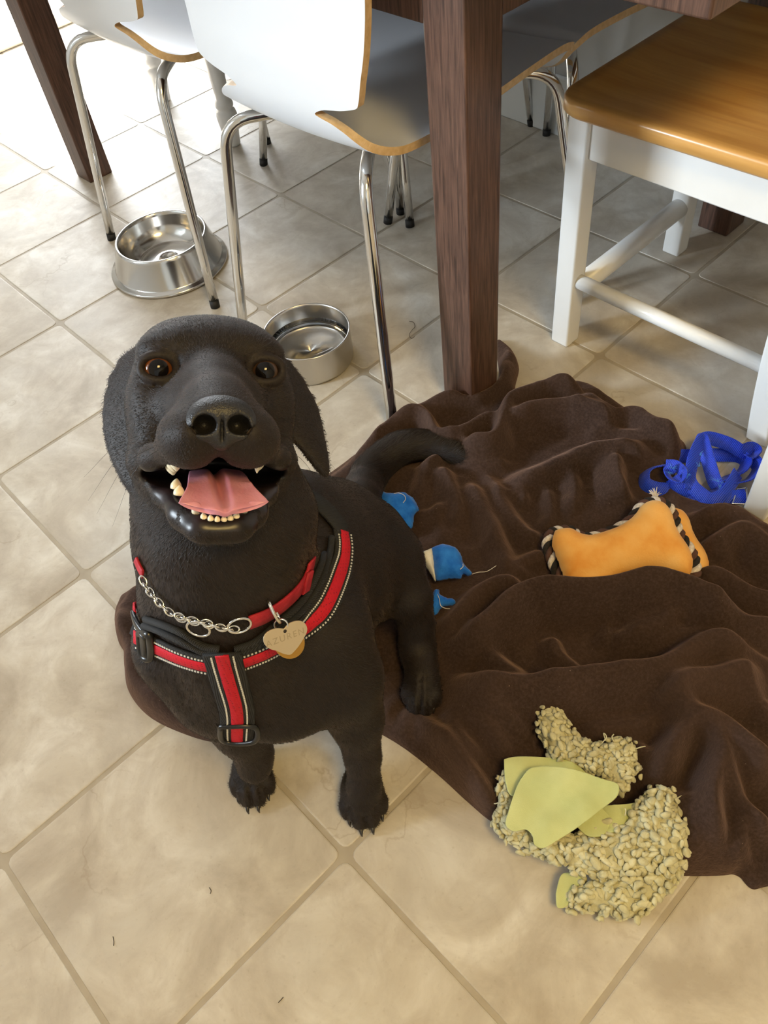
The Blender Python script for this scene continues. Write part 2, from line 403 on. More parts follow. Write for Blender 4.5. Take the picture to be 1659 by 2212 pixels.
# ------------------------------------------------------------------ moulded plywood chairs
def interp(xs, ys, x):
    """monotone smooth interpolation"""
    xs = np.asarray(xs, float); ys = np.asarray(ys, float); d = np.diff(ys) / np.diff(xs); m = np.zeros_like(ys)
    m[1:-1] = np.where(d[1:] * d[:-1] > 0, 2 * d[1:] * d[:-1] / (d[1:] + d[:-1] + 1e-12), 0); m[0] = d[0]; m[-1] = d[-1]
    i = np.clip(np.searchsorted(xs, x) - 1, 0, len(xs) - 2); h = xs[i + 1] - xs[i]; t = (x - xs[i]) / h
    return ys[i] * (1 + 2 * t) * (1 - t) ** 2 + m[i] * h * t * (1 - t) ** 2 + ys[i + 1] * t * t * (3 - 2 * t) + m[i + 1] * h * t * t * (t - 1)
def chair_shell():
    prof = smooth_path([(0.235, 0.416), (0.222, 0.440), (0.19, 0.452), (0.10, 0.449), (0.0, 0.440), (-0.10, 0.434), (-0.155, 0.438), (-0.193, 0.458),
                        (-0.211, 0.495), (-0.212, 0.545), (-0.206, 0.60), (-0.206, 0.68), (-0.222, 0.76), (-0.250, 0.83)], 240)
    d = np.r_[0, np.cumsum(np.linalg.norm(np.diff(prof, axis=0), axis=1))]; Ltot = d[-1]
    zb = d[np.argmin(abs(prof[:, 1] - 0.500) + (prof[:, 0] > -0.18) * 9)]      # arc position of the waist
    ks = [0, 0.006, 0.02, 0.05, 0.16, zb - 0.100, zb - 0.070, zb - 0.044, zb - 0.020, zb - 0.008, zb, zb + 0.009, zb + 0.017, zb + 0.027, zb + 0.06, zb + 0.14, zb + 0.24, Ltot - 0.06, Ltot - 0.02, Ltot - 0.005, Ltot]
    kw = [0.150, 0.172, 0.190, 0.203, 0.200, 0.176, 0.166, 0.154, 0.134, 0.112, 0.084, 0.100, 0.140, 0.166, 0.174, 0.188, 0.198, 0.190, 0.160, 0.130, 0.115]
    s = np.unique(np.r_[np.linspace(0, Ltot, 110), np.linspace(zb - 0.05, zb + 0.05, 44), np.linspace(0, 0.03, 10), np.linspace(Ltot - 0.03, Ltot, 10)])
    y = np.interp(s, d, prof[:, 0]); z = np.interp(s, d, prof[:, 1]); wd = interp(ks, kw, s)
    ty = np.gradient(y, s); tz = np.gradient(z, s); ln = np.hypot(ty, tz); ny, nz = -tz / ln, ty / ln     # inner (upper/front) side is the other sign
    nt = 19; t = np.linspace(-1, 1, nt); th = 0.0115
    V = []; ns = len(s)
    sag = 0.010
    for side in (0, 1):
        for i in range(ns):
            for k in range(nt):
                x = wd[i] * t[k]; c = sag * (x / 0.2) ** 2
                f = (th / 2 if side == 0 else -th / 2) - c
                V.append((x, y[i] + ny[i] * f, z[i] + nz[i] * f))
    I = lambda sd, i, k: sd * ns * nt + i * nt + k
    Fs, fm = [], []
    for i in range(ns - 1):
        for k in range(nt - 1):
            Fs.append((I(0, i, k), I(0, i, k + 1), I(0, i + 1, k + 1), I(0, i + 1, k))); fm.append(0)
            Fs.append((I(1, i, k), I(1, i + 1, k), I(1, i + 1, k + 1), I(1, i, k + 1))); fm.append(0)
        for k in (0, nt - 1):
            Fs.append((I(0, i, k), I(0, i + 1, k), I(1, i + 1, k), I(1, i, k)) if k == 0 else (I(1, i, k), I(1, i + 1, k), I(0, i + 1, k), I(0, i, k))); fm.append(1)
    for k in range(nt - 1):
        Fs.append((I(1, 0, k), I(1, 0, k + 1), I(0, 0, k + 1), I(0, 0, k))); fm.append(1)
        Fs.append((I(0, ns - 1, k), I(0, ns - 1, k + 1), I(1, ns - 1, k + 1), I(1, ns - 1, k))); fm.append(1)
    return V, Fs, fm
def make_ply_chair():
    r = thing('plywood_chair', 'x', 'chair')
    V, Fs, fm = chair_shell()
    white = [f for f, m in zip(Fs, fm) if m == 0]; edge = [f for f, m in zip(Fs, fm) if m == 1]
    def sub(fs):
        ids = sorted({i for f in fs for i in f}); mp = {j: i for i, j in enumerate(ids)}
        return [V[i] for i in ids], [tuple(mp[i] for i in f) for f in fs]
    v, f = sub(white); sh = mk('seat_shell', v, f, MAT['laminate'], r)
    v, f = sub(edge); ed = mk('plywood_edge', v, f, MAT['birch'], sh, False); ed['label'] = 'pale birch plywood edge'
    for sx, sy, fx, fy, tx, ty_ in ((-1, -1, 0.202, 0.252, 0.158, 0.208), (1, -1, 0.202, 0.252, 0.158, 0.208), (-1, 1, 0.244, 0.252, 0.186, 0.203), (1, 1, 0.244, 0.252, 0.186, 0.203)):
        ft = np.array([sx * fx, sy * fy, 0.006]); tp = np.array([sx * tx, sy * ty_, 0.405]); ce = np.array([sx * 0.03, sy * 0.05, 0.424])
        up = (tp - ft) / np.linalg.norm(tp - ft); inn = ce - tp; inn[2] = 0; inn /= np.linalg.norm(inn)
        zt = 0.424; br = 0.045
        pts = [ft, ft + (tp - ft) * 0.35, ft + (tp - ft) * 0.7]
        b0 = ft + up * (0.375 - 0.0); cc = b0
        arc = []
        for a in np.linspace(0, 1, 9):
            q = (1 - a) ** 2 * b0 + 2 * a * (1 - a) * (b0 + up * br * 1.12) + a * a * (b0 + up * br * 1.12 + inn * br * 1.15); arc.append(q)
        arc = np.array(arc); dz = zt - arc[-1][2]
        arc[:, 2] += dz * np.linspace(0, 1, 9) ** 2
        end = ce.copy(); end[2] = zt
        path = np.vstack([smooth_path([ft, b0], 5)[:-1], arc, smooth_path([arc[-1], end], 5)[1:]])
        lg = tube('leg', path, 0.0096, MAT['chrome'], r, 14)
        e = np.vstack([ft - up * 0.006, ft + up * 0.010]); e[0][2] = 0.0
        tube('foot_cap', e, [0.0100, 0.0101], MAT['rubber'], lg, 14)
    box('mounting_plate', (-0.06, -0.075, 0.4135), (0.06, 0.075, 0.4255), MAT['chrome'], r, 0.002)
    return r
ch1 = make_ply_chair()
ch1.location = uv(-3.93, 2.63); ch1.rotation_euler = (0, 0, 0.0)
G_ = 'white plywood chairs with chrome legs around the table'
tag(ch1, 'white moulded plywood chair with chrome legs, left one beside the steel bowls', 'chair', G_)
for u_, v_, rz, lab in ((-2.22, 2.58, math.radians(2.2), 'white moulded plywood chair with chrome legs next to the near table leg'),
                        (-2.24, 4.06, math.radians(180), 'white moulded plywood chair on far side of the table against the wall'),
                        (-3.72, 4.08, math.radians(183), 'mostly hidden white plywood chair on far side, only its chrome leg showing under the table')):
    c = copy_tree(ch1); c.location = uv(u_, v_); c.rotation_euler = (0, 0, rz); c['label'] = lab

# ------------------------------------------------------------------ white chair with honey wood seat (faces -x)
def make_wood_chair():
    """local frame: front is -x, origin on the floor under the seat centre"""
    r = thing('wooden_chair', 'x', 'chair')
    SZ = 0.425; fx, bx, hy = -0.183, 0.196, 0.178        # front leg x, back leg x, half spacing
    lw = 0.036
    for s in (-1, 1):
        y0 = s * hy
        box('leg', (fx - lw / 2, y0 - lw / 2, 0), (fx + lw / 2, y0 + lw / 2, SZ), MAT['paint'], r, 0.004)
        # rear leg: flares back at the foot and runs up into the back post
        pts = [(bx + 0.014, 0), (bx + 0.002, 0.10), (bx - 0.006, 0.22), (bx - 0.006, 0.44), (bx + 0.016, 0.64), (bx + 0.056, 0.88)]
        p = smooth_path([(a, y0, b) for a, b in pts], 26); V, Fs = [], []
        for q in p:
            k = lw / 2 if q[2] < 0.45 else lw / 2 * 0.9
            V += [(q[0] - k, q[1] - k * 0.85, q[2]), (q[0] + k, q[1] - k * 0.85, q[2]), (q[0] + k, q[1] + k * 0.85, q[2]), (q[0] - k, q[1] + k * 0.85, q[2])]
        n = len(p)
        for i in range(n - 1):
            for j in range(4):
                l = (j + 1) % 4; Fs.append((i * 4 + j, i * 4 + l, i * 4 + 4 + l, i * 4 + 4 + j))
        Fs += [(3, 2, 1, 0), tuple((n - 1) * 4 + j for j in range(4))]
        o = mk('leg', V, Fs, MAT['paint'], r, False); bevel(o, 0.004, 2, 50)
        box('apron', (fx + lw / 2, y0 - 0.010, SZ - 0.066), (bx - lw / 2 - 0.004, y0 + 0.010, SZ), MAT['paint'], r, 0.002)
        tube('stretcher', [(fx + lw / 2 - 0.002, y0, 0.136), (0, y0, 0.136), (bx - 0.02, y0, 0.136)], 0.0125, MAT['paint'], r, 16)
    box('apron', (fx - 0.010, -hy + lw / 2, SZ - 0.066), (fx + 0.010, hy - lw / 2, SZ), MAT['paint'], r, 0.002)
    box('apron', (bx - 0.016, -hy + lw / 2, SZ - 0.066), (bx + 0.004, hy - lw / 2, SZ), MAT['paint'], r, 0.002)
    tube('stretcher', [(fx, -hy + lw / 2 - 0.002, 0.102), (fx, 0, 0.102), (fx, hy - lw / 2 + 0.002, 0.102)], 0.0185, MAT['paint'], r, 20)
    tube('stretcher', [(bx - 0.004, -hy + lw / 2 - 0.002, 0.19), (bx - 0.004, 0, 0.19), (bx - 0.004, hy - lw / 2 + 0.002, 0.19)], 0.0125, MAT['paint'], r, 16)
    # seat: rounded front corners, shallow dish
    ol = []
    def arc(cx, cy, rr, a0, a1, n=8):
        for a in np.linspace(math.radians(a0), math.radians(a1), n): ol.append((cx + rr * math.cos(a), cy + rr * math.sin(a)))
    X0, X1, Y = -0.222, 0.212, 0.212
    arc(X0 + 0.045, -Y + 0.045, 0.045, 180, 270); arc(X1 - 0.012, -Y + 0.022, 0.012, 270, 360); arc(X1 - 0.012, Y - 0.022, 0.012, 0, 90); arc(X0 + 0.045, Y - 0.045, 0.045, 90, 180)
    ol = np.array(ol); n = len(ol); V, Fs = [], []
    tt = 0.024
    lay = [(0.985, 0.0), (1.0, 0.004), (1.0, tt - 0.006), (0.992, tt - 0.0015), (0.975, tt), (0.90, tt - 0.002), (0.7, tt - 0.006), (0.4, tt - 0.008), (0.05, tt - 0.008)]
    for sc, z in lay:
        for x, y in ol: V.append((x * sc, y * sc, SZ + z))
    for i in range(len(lay) - 1):
        for k in range(n):
            l = (k + 1) % n; Fs.append((i * n + k, i * n + l, (i + 1) * n + l, (i + 1) * n + k))
    Fs.append(tuple(range(n - 1, -1, -1))); Fs.append(tuple((len(lay) - 1) * n + k for k in range(n)))
    mk('seat', V, Fs, MAT['honey'], r)['label'] = 'honey coloured wooden seat board'
    for z in (0.60, 0.70, 0.80):
        xo = bx + 0.012 + (z - 0.60) * 0.16
        box('back_rail', (xo - 0.007, -hy + 0.014, z), (xo + 0.007, hy - 0.014, z + 0.045), MAT['paint'], r, 0.003)
    return r
wc = make_wood_chair()
wc.location = uv(-1.25 + 0.183 / T, 2.99 + 0.178 / T)
tag(wc, 'white painted wooden chair with honey coloured seat at the end of the table', 'chair')
wc2 = copy_tree(wc); wc2.location = wc.location + Vector((1.53 * T, -0.43 * T, 0))
wc2['label'] = 'white painted chair cut by the right edge, its leg next to the blue leash'

# ------------------------------------------------------------------ white chair with turned legs on the far side
def make_turned_chair():
    r = thing('turned_leg_chair', 'white wooden chair with turned legs behind the plywood chairs', 'chair', tuple(uv(-5.52, 3.34 + 0.62)), math.radians(-6))
    prof = [(0.0165, 0.0), (0.0185, 0.004), (0.0195, 0.02), (0.025, 0.060), (0.0265, 0.078), (0.0245, 0.088), (0.0185, 0.093), (0.0225, 0.099), (0.0235, 0.105), (0.021, 0.112),
            (0.0165, 0.117), (0.018, 0.14), (0.021, 0.20), (0.0225, 0.26), (0.0235, 0.30), (0.019, 0.312), (0.026, 0.318), (0.026, 0.43)]
    for sx in (-1, 1):
        for sy in (-1, 1): lathe('leg', prof, MAT['paint'], r, 28, (sx * 0.19, sy * 0.19, 0))
    for sy in (-1, 1): box('apron', (-0.165, sy * 0.19 - 0.011, 0.36), (0.165, sy * 0.19 + 0.011, 0.428), MAT['paint'], r, 0.003)
    for sx in (-1, 1): box('apron', (sx * 0.19 - 0.011, -0.165, 0.36), (sx * 0.19 + 0.011, 0.165, 0.428), MAT['paint'], r, 0.003)
    box('seat', (-0.225, -0.22, 0.43), (0.225, 0.22, 0.455), MAT['paint'], r, 0.008)
    for sx in (-1, 1): box('back_post', (sx * 0.19 - 0.018, 0.17, 0.455), (sx * 0.19 + 0.018, 0.205, 0.9), MAT['paint'], r, 0.004)
    for z in (0.58, 0.70, 0.82): box('back_rail', (-0.172, 0.178, z), (0.172, 0.196, z + 0.05), MAT['paint'], r, 0.003)
    return r
make_turned_chair()

# ------------------------------------------------------------------ steel dog bowls
def bowl_tapered():
    c = uv(-3.95, 1.90); r = thing('tapered_bowl', 'tapered stainless steel dog bowl with flared base, the farther bowl', 'bowl', tuple(c), 0, 'stainless steel dog bowls')
    prof = [(0.122, 0.004), (0.1245, 0.001), (0.1285, 0.0015), (0.1295, 0.0045), (0.1270, 0.008), (0.1200, 0.0095), (0.1175, 0.013), (0.1010, 0.064), (0.0990, 0.0705), (0.0962, 0.0720), (0.0935, 0.0700),
            (0.0915, 0.064), (0.0880, 0.045), (0.0800, 0.026), (0.0660, 0.0165), (0.0640, 0.0150), (0.0600, 0.0155), (0.030, 0.0160), (0.002, 0.0160),
            (0.002, 0.0145), (0.060, 0.0140), (0.068, 0.0150), (0.082, 0.0245), (0.090, 0.045), (0.0940, 0.066), (0.0985, 0.066), (0.1150, 0.013), (0.1190, 0.0075)]
    lathe('bowl_body', prof, MAT['steel_bowl'], r, 96, closed=True)
bowl_tapered()
def bowl_straight():
    c = uv(-2.345, 1.875); r = thing('straight_bowl', 'straight sided stainless steel water bowl beside the dog\'s head', 'bowl', tuple(c), 0, 'stainless steel dog bowls')
    R = 0.0805; H = 0.066
    prof = [(0.002, 0.0), (R - 0.008, 0.0), (R - 0.002, 0.0015), (R, 0.007), (R, H - 0.003), (R + 0.0012, H - 0.001), (R + 0.0004, H + 0.0008), (R - 0.0016, H), (R - 0.0022, H - 0.004),
            (R - 0.0022, 0.010), (R - 0.006, 0.0045), (R - 0.012, 0.003), (0.002, 0.003)]
    lathe('bowl_body', prof, MAT['steel'], r, 96, closed=True)
    wt = NT('water'); wt.set(Base_Color=(1, 1, 1, 1), Roughness=0.0, Transmission_Weight=1.0, IOR=1.33)
    lathe('water', [(0.001, 0.0034), (R - 0.0095, 0.0034), (R - 0.0030, 0.0095), (R - 0.0026, 0.0355), (R - 0.0055, 0.0345), (0.001, 0.0345)], wt.m, r, 96)
bowl_straight()

# ------------------------------------------------------------------ implicit sculpting (smooth unions, polygonised with surface nets)
class Sculpt:
    def __init__(s, xs, ys, zs):
        s.ax = [np.asarray(xs, np.float32), np.asarray(ys, np.float32), np.asarray(zs, np.float32)]
        s.f = np.full([len(a) for a in s.ax], 0.25, np.float32)
    def sub(s, lo, hi):
        ix = [slice(max(0, np.searchsorted(a, l) - 1), min(len(a), np.searchsorted(a, h) + 1)) for a, l, h in zip(s.ax, lo, hi)]
        X = s.ax[0][ix[0]][:, None, None]; Y = s.ax[1][ix[1]][None, :, None]; Z = s.ax[2][ix[2]][None, None, :]
        return tuple(ix), X, Y, Z
    @staticmethod
    def ell(X, Y, Z, c, R, r):
        x, y, z = X - c[0], Y - c[1], Z - c[2]
        q = [(R[0][i] * x + R[1][i] * y + R[2][i] * z) for i in range(3)]
        k0 = np.sqrt((q[0] / r[0]) ** 2 + (q[1] / r[1]) ** 2 + (q[2] / r[2]) ** 2) + 1e-9
        k1 = np.sqrt((q[0] / r[0] ** 2) ** 2 + (q[1] / r[1] ** 2) ** 2 + (q[2] / r[2] ** 2) ** 2) + 1e-9
        return k0 * (k0 - 1) / k1
    @staticmethod
    def cone(X, Y, Z, a, b, ra, rb):
        d = b - a; L = float(d @ d)
        t = np.clip(((X - a[0]) * d[0] + (Y - a[1]) * d[1] + (Z - a[2]) * d[2]) / L, 0, 1)
        return np.sqrt((X - a[0] - t * d[0]) ** 2 + (Y - a[1] - t * d[1]) ** 2 + (Z - a[2] - t * d[2]) ** 2) - (ra + (rb - ra) * t)
    def apply(s, lo, hi, fn, k, op):
        m = max(0.012, k * 1.6)
        ix, X, Y, Z = s.sub(np.asarray(lo) - m, np.asarray(hi) + m)
        d = fn(X, Y, Z).astype(np.float32); f = s.f[ix]
        if op == '+':
            h = np.maximum(k - np.abs(f - d), 0) / k; s.f[ix] = np.minimum(f, d) - h * h * k * 0.25
        else:
            d = -d; h = np.maximum(k - np.abs(f - d), 0) / k; s.f[ix] = np.maximum(f, d) + h * h * k * 0.25
    def ellipsoid(s, c, r, k=0.02, R=np.eye(3), op='+'):
        c = np.asarray(c, float); r = np.asarray(r, float); R = np.asarray(R, float)
        e = np.sqrt(((R * r[None, :]) ** 2).sum(1))
        s.apply(c - e, c + e, lambda X, Y, Z: s.ell(X, Y, Z, c, R, r), k, op)
    def limb(s, pts, rad, k=0.015, op='+'):
        pts = [np.asarray(p, float) for p in pts]
        for a, b, ra, rb in zip(pts[:-1], pts[1:], rad[:-1], rad[1:]):
            lo = np.minimum(a - ra, b - rb); hi = np.maximum(a + ra, b + rb)
            s.apply(lo, hi, lambda X, Y, Z: s.cone(X, Y, Z, a, b, ra, rb), k, op)
    def mesh(s):
        f = s.f; ins = f < 0; nx, ny, nz = f.shape
        cnt = np.zeros((nx - 1, ny - 1, nz - 1), np.int8)
        for a in (0, 1):
            for b in (0, 1):
                for c in (0, 1): cnt += ins[a:nx - 1 + a, b:ny - 1 + b, c:nz - 1 + c]
        act = (cnt > 0) & (cnt < 8); idx = np.argwhere(act); vid = np.full(act.shape, -1, np.int64); vid[act] = np.arange(len(idx))
        P = np.zeros((len(idx), 3)); W = np.zeros(len(idx)); i, j, k = idx.T
        cor = [(a, b, c) for a in (0, 1) for b in (0, 1) for c in (0, 1)]
        for p in cor:
            for ax in range(3):
                if p[ax] == 1: continue
                q = list(p); q[ax] = 1
                fa = f[i + p[0], j + p[1], k + p[2]]; fb = f[i + q[0], j + q[1], k + q[2]]
                m = (fa < 0) != (fb < 0); t = np.where(m, fa / np.where(m, fa - fb, 1), 0)
                base = np.stack([s.ax[0][i + p[0]], s.ax[1][j + p[1]], s.ax[2][k + p[2]]], 1).astype(float)
                end = np.stack([s.ax[0][i + q[0]], s.ax[1][j + q[1]], s.ax[2][k + q[2]]], 1)
                P += np.where(m[:, None], base + (end - base) * t[:, None], 0); W += m
        P /= W[:, None]
        Q = []
        for ax in range(3):
            o1, o2 = [(1, 2), (2, 0), (0, 1)][ax]
            sl0 = [slice(None)] * 3; sl1 = [slice(None)] * 3; sl0[ax] = slice(0, -1); sl1[ax] = slice(1, None)
            ch = ins[tuple(sl0)] != ins[tuple(sl1)]
            e = np.argwhere(ch); ok = (e[:, o1] > 0) & (e[:, o2] > 0) & (e[:, o1] < f.shape[o1] - 1) & (e[:, o2] < f.shape[o2] - 1); e = e[ok]
            def cell(d1, d2):
                c = e.copy(); c[:, o1] -= d1; c[:, o2] -= d2; return vid[c[:, 0], c[:, 1], c[:, 2]]
            q = np.stack([cell(1, 1), cell(0, 1), cell(0, 0), cell(1, 0)], 1)
            flip = ~ins[tuple(e.T)]
            q[flip] = q[flip][:, ::-1]; Q.append(q)
        return P, np.vstack(Q)
def relax(P, Q, n=1, lam=0.5, mask=None):
    """a few rounds of Laplacian smoothing"""
    E = np.vstack([Q[:, [0, 1]], Q[:, [1, 2]], Q[:, [2, 3]], Q[:, [3, 0]]])
    for _ in range(n):
        S = np.zeros_like(P); D = np.zeros(len(P))
        np.add.at(S, E[:, 0], P[E[:, 1]]); np.add.at(D, E[:, 0], 1); np.add.at(S, E[:, 1], P[E[:, 0]]); np.add.at(D, E[:, 1], 1)
        step = lam * (S / D[:, None] - P)
        P = P + (step if mask is None else step * mask[:, None])
    return P
def graded(lo, hi, f0, f1, fine, coarse):
    a = [lo]
    while a[-1] < hi:
        x = a[-1]; g = 0 if f0 <= x <= f1 else min(abs(x - f0), abs(x - f1))
        a.append(x + min(coarse, fine + g * 0.12))
    return np.array(a)

# ------------------------------------------------------------------ the dog
dog = thing('dog', 'dark brown dog sitting on the blanket edge with open mouth, looking up', 'dog', tuple(uv(-0.45, 0.45)))
DG = np.array(dog.location)
# head frame: origin between the eyes, x = the picture's right, y = up, z = along the snout
HO = atd(461, 797, 0.615)
zc = CAM - HO; zc /= np.linalg.norm(zc)
xr = C_R - zc * (C_R @ zc); xr /= np.linalg.norm(xr)
yu = np.cross(zc, xr)
def rotax(v, k, a):
    k = k / np.linalg.norm(k); return v * math.cos(a) + np.cross(k, v) * math.sin(a) + k * (k @ v) * (1 - math.cos(a))
PITCH, YAW, ROLL = math.radians(5.5), math.radians(3.0), math.radians(-1.3)
def orient(v):
    v = rotax(v, xr, -PITCH); v = rotax(v, yu, YAW); return rotax(v, zc, ROLL)
HR = np.column_stack([orient(xr), orient(yu), orient(zc)])
def H(x, y, z): return HO + HR @ (np.array([x, y, z], float) * 0.01)

S = Sculpt(graded(-0.42, 0.16, HO[0] - 0.13, HO[0] + 0.12, 0.0017, 0.005), graded(-0.16, 0.66, HO[1] - 0.14, HO[1] + 0.13, 0.0017, 0.0055),
           graded(-0.008, 0.72, HO[2] - 0.155, HO[2] + 0.09, 0.0017, 0.005))
def he(x, y, z, rx, ry, rz, k=1.2, op='+', rot=None):
    R = HR
    if rot is not None:
        ax, an = rot; L = {'x': 0, 'y': 1, 'z': 2}[ax]; c_, s_ = math.cos(math.radians(an)), math.sin(math.radians(an))
        m = np.eye(3); a, b = [(1, 2), (2, 0), (0, 1)][L]; m[a, a] = c_; m[b, b] = c_; m[a, b] = -s_; m[b, a] = s_
        R = HR @ m
    S.ellipsoid(H(x, y, z), np.array([rx, ry, rz]) * 0.01, k * 0.01, R, op)
def hl(pts, rad, k=0.8, op='+'): S.limb([H(*p) for p in pts], [r * 0.01 for r in rad], k * 0.01, op)

# --- trunk, laid out from the places of the body (pixel, distance along the view axis)
D = lambda px, py, d: atd(px, py, d)
# ribcage and belly
S.ellipsoid(D(556, 1345, 0.915), (0.100, 0.100, 0.118), 0.03)
S.ellipsoid(D(522, 1405, 0.872), (0.084, 0.078, 0.088), 0.03)                # forechest
S.limb([D(560, 1330, 0.93), D(650, 1245, 0.985), D(708, 1212, 1.05), D(742, 1212, 1.10)], [0.104, 0.102, 0.094, 0.086], 0.03)
S.limb([D(545, 1200, 0.86), D(620, 1170, 0.93), D(700, 1165, 1.02)], [0.072, 0.074, 0.070], 0.035)
# neck
S.limb([H(0, -5.5, -8.5), D(484, 1130, 0.715), D(490, 1270, 0.80), D(515, 1370, 0.87)], [0.058, 0.066, 0.070, 0.080], 0.03)
S.limb([H(0, -8.5, -3.5), D(480, 1230, 0.735), D(500, 1370, 0.81)], [0.040, 0.052, 0.058], 0.03)
S.limb([H(-3.8, -8.0, -5.5), D(372, 1170, 0.735), D(376, 1320, 0.80)], [0.020, 0.022, 0.027], 0.03)
S.limb([H(4.0, -7.5, -6.5), D(598, 1110, 0.745), D(622, 1250, 0.82)], [0.022, 0.026, 0.030], 0.03)
# shoulders and upper arms
S.limb([D(668, 1240, 0.885), D(698, 1370, 0.862), D(716, 1480, 0.885)], [0.036, 0.041, 0.036], 0.045)
S.limb([D(372, 1290, 0.835), D(375, 1400, 0.835), D(440, 1490, 0.872)], [0.028, 0.033, 0.032], 0.03)
S.ellipsoid(D(590, 1478, 0.885), (0.068, 0.058, 0.036), 0.03)
S.limb([D(540, 1430, 0.842), D(610, 1500, 0.868)], [0.034, 0.028], 0.03)
# near fore leg (the dog's left)
PL = atz(785, 1762, 0.0); PR = atz(553, 1706, 0.0)
S.limb([D(752, 1470, 0.885), D(770, 1555, 0.925), D(783, 1630, 0.953), D(787, 1690, 0.972)], [0.040, 0.0265, 0.0170, 0.0180], 0.025)
S.limb([D(787, 1690, 0.972), D(786, 1724, 0.985)], [0.0185, 0.0205], 0.012)
# far fore leg
S.limb([D(470, 1510, 0.880), D(520, 1575, 0.925), D(548, 1622, 0.957), D(550, 1655, 0.972)], [0.036, 0.026, 0.0180, 0.0205], 0.025)
def paw(c, px_dir, w, toes=True):
    """c = floor point of the paw centre, px_dir = pointing direction on the floor"""
    f = np.array([px_dir[0], px_dir[1], 0.0]); f /= np.linalg.norm(f); l = np.array([-f[1], f[0], 0]); u = np.array([0, 0, 1.0])
    R = np.column_stack([l, f, u])
    S.ellipsoid(c - f * 0.012 + u * 0.024, (w * 0.95, 0.031, 0.022), 0.014, R)
    tips = []
    for a, fw, r in ((-0.76, 0.008, 0.0098), (-0.27, 0.021, 0.0108), (0.27, 0.021, 0.0108), (0.76, 0.008, 0.0098)):
        p = c + l * (a * w) + f * fw
        S.limb([c + l * (a * w * 0.8) - f * 0.012 + u * 0.026, p + u * 0.021, p + f * 0.006 + u * 0.0125], [r * 0.95, r * 1.0, r * 0.95], 0.0045)
        tips.append((p + f * (0.006 + r * 0.72) + u * 0.0125, f))
    for a in (-0.52, 0.0, 0.52):
        p = c + l * (a * w); S.limb([p - f * 0.004 + u * 0.045, p + f * 0.018 + u * 0.036, p + f * 0.037 + u * 0.014], [0.0010, 0.0016, 0.0022], 0.004, '-')
    return tips
claw_tips = []
fd = CAM - PL; 
claw_tips += paw(PL + np.array([-0.010, 0.012, 0]), (0.86, -0.66), 0.0265)
claw_tips += paw(PR + np.array([-0.008, 0.006, 0]), (0.83, -0.70), 0.0250)
# near thigh, shin and hind foot
S.ellipsoid(D(815, 1235, 1.06), (0.045, 0.062, 0.070), 0.03)
S.limb([D(780, 1175, 1.07), D(838, 1222, 1.055), D(880, 1288, 1.047)], [0.052, 0.045, 0.028], 0.016)
BZ = 0.014
HF = atz(914, 1500, BZ)
S.limb([D(892, 1292, 1.056), D(900, 1350, 1.085), D(900, 1400, 1.11)], [0.026, 0.022, 0.020], 0.015)
S.limb([D(898, 1375, 1.118), HF + np.array([-0.035, 0.030, 0.026]), HF + np.array([0, 0, 0.02])], [0.020, 0.0185, 0.0175], 0.02)
def lift(c): return c + np.array([0, 0, BZ])
claw_tips += paw(HF, (0.62, -0.78), 0.0220)
# far thigh (behind the chest)
S.limb([D(560, 1260, 1.08), D(470, 1370, 1.06), D(400, 1440, 1.04)], [0.075, 0.055, 0.035], 0.03)
# rump and tail
S.ellipsoid(D(765, 1190, 1.115), (0.070, 0.075, 0.075), 0.03)
tz = [D(770, 1110, 1.17), atz(795, 1030, 0.040), atz(835, 985, 0.036), atz(880, 963, 0.040), atz(935, 962, 0.037), atz(985, 978, 0.034), atz(1022, 994, 0.030)]
tp = smooth_path(tz, 19); S.limb(list(tp), list(np.interp(np.linspace(0, 1, 19), [0, 0.25, 0.45, 0.75, 0.93, 1], [0.030, 0.0255, 0.0225, 0.0175, 0.0125, 0.0065])), 0.012)

# --- head
he(0, -0.7, -6.6, 5.8, 5.1, 6.2, 2)
for s in (-1, 1):
    he(s * 2.1, 1.7, -4.2, 3.0, 2.15, 3.8, 2.6)                  # frontal bosses
    he(s * 3.7, 1.55, -2.0, 1.7, 0.8, 1.3, 1.6)                  # brows
    he(s * 4.9, -1.8, -3.4, 1.35, 1.9, 2.9, 1.8)                 # cheek bones
    he(s * 4.2, -4.4, -3.4, 2.1, 3.3, 3.6, 2.0)                  # cheeks
    he(s * 2.2, -2.6, 0.5, 1.6, 1.7, 2.4, 1.8)                   # under the eyes
    he(s * 2.05, -5.05, 4.9, 1.95, 2.0, 4.3, 1.6)                # upper lips
    he(s * 1.95, -5.55, 6.0, 1.95, 1.65, 2.0, 1.2)                # whisker pads
    hl([(s * 3.5, -6.1, 4.2), (s * 4.5, -6.7, 1.6), (s * 5.25, -7.0, -1.2), (s * 5.2, -7.0, -3.4)], [0.75, 0.80, 0.9, 1.3], 1.2)   # stretched lip to the mouth corner
hl([(0, -0.2, -2.6), (0, -1.7, 1.2), (0, -3.2, 5.0), (0, -3.9, 7.2)], [2.4, 2.0, 1.9, 1.75], 1.8)    # bridge
# lower jaw
for s in (-1, 1):
    hl([(s * 4.3, -8.2, -3.6), (s * 3.55, -9.3, 0.0), (s * 2.45, -10.7, 3.0), (s * 1.35, -11.5, 4.7)], [1.4, 1.0, 0.92, 0.95], 1.0)
he(0, -11.75, 4.3, 2.1, 1.0, 1.5, 1.0)
he(0, -10.9, 1.2, 2.6, 1.0, 3.4, 1.5)
he(0, -9.7, -3.2, 3.4, 2.0, 3.0, 2.5)
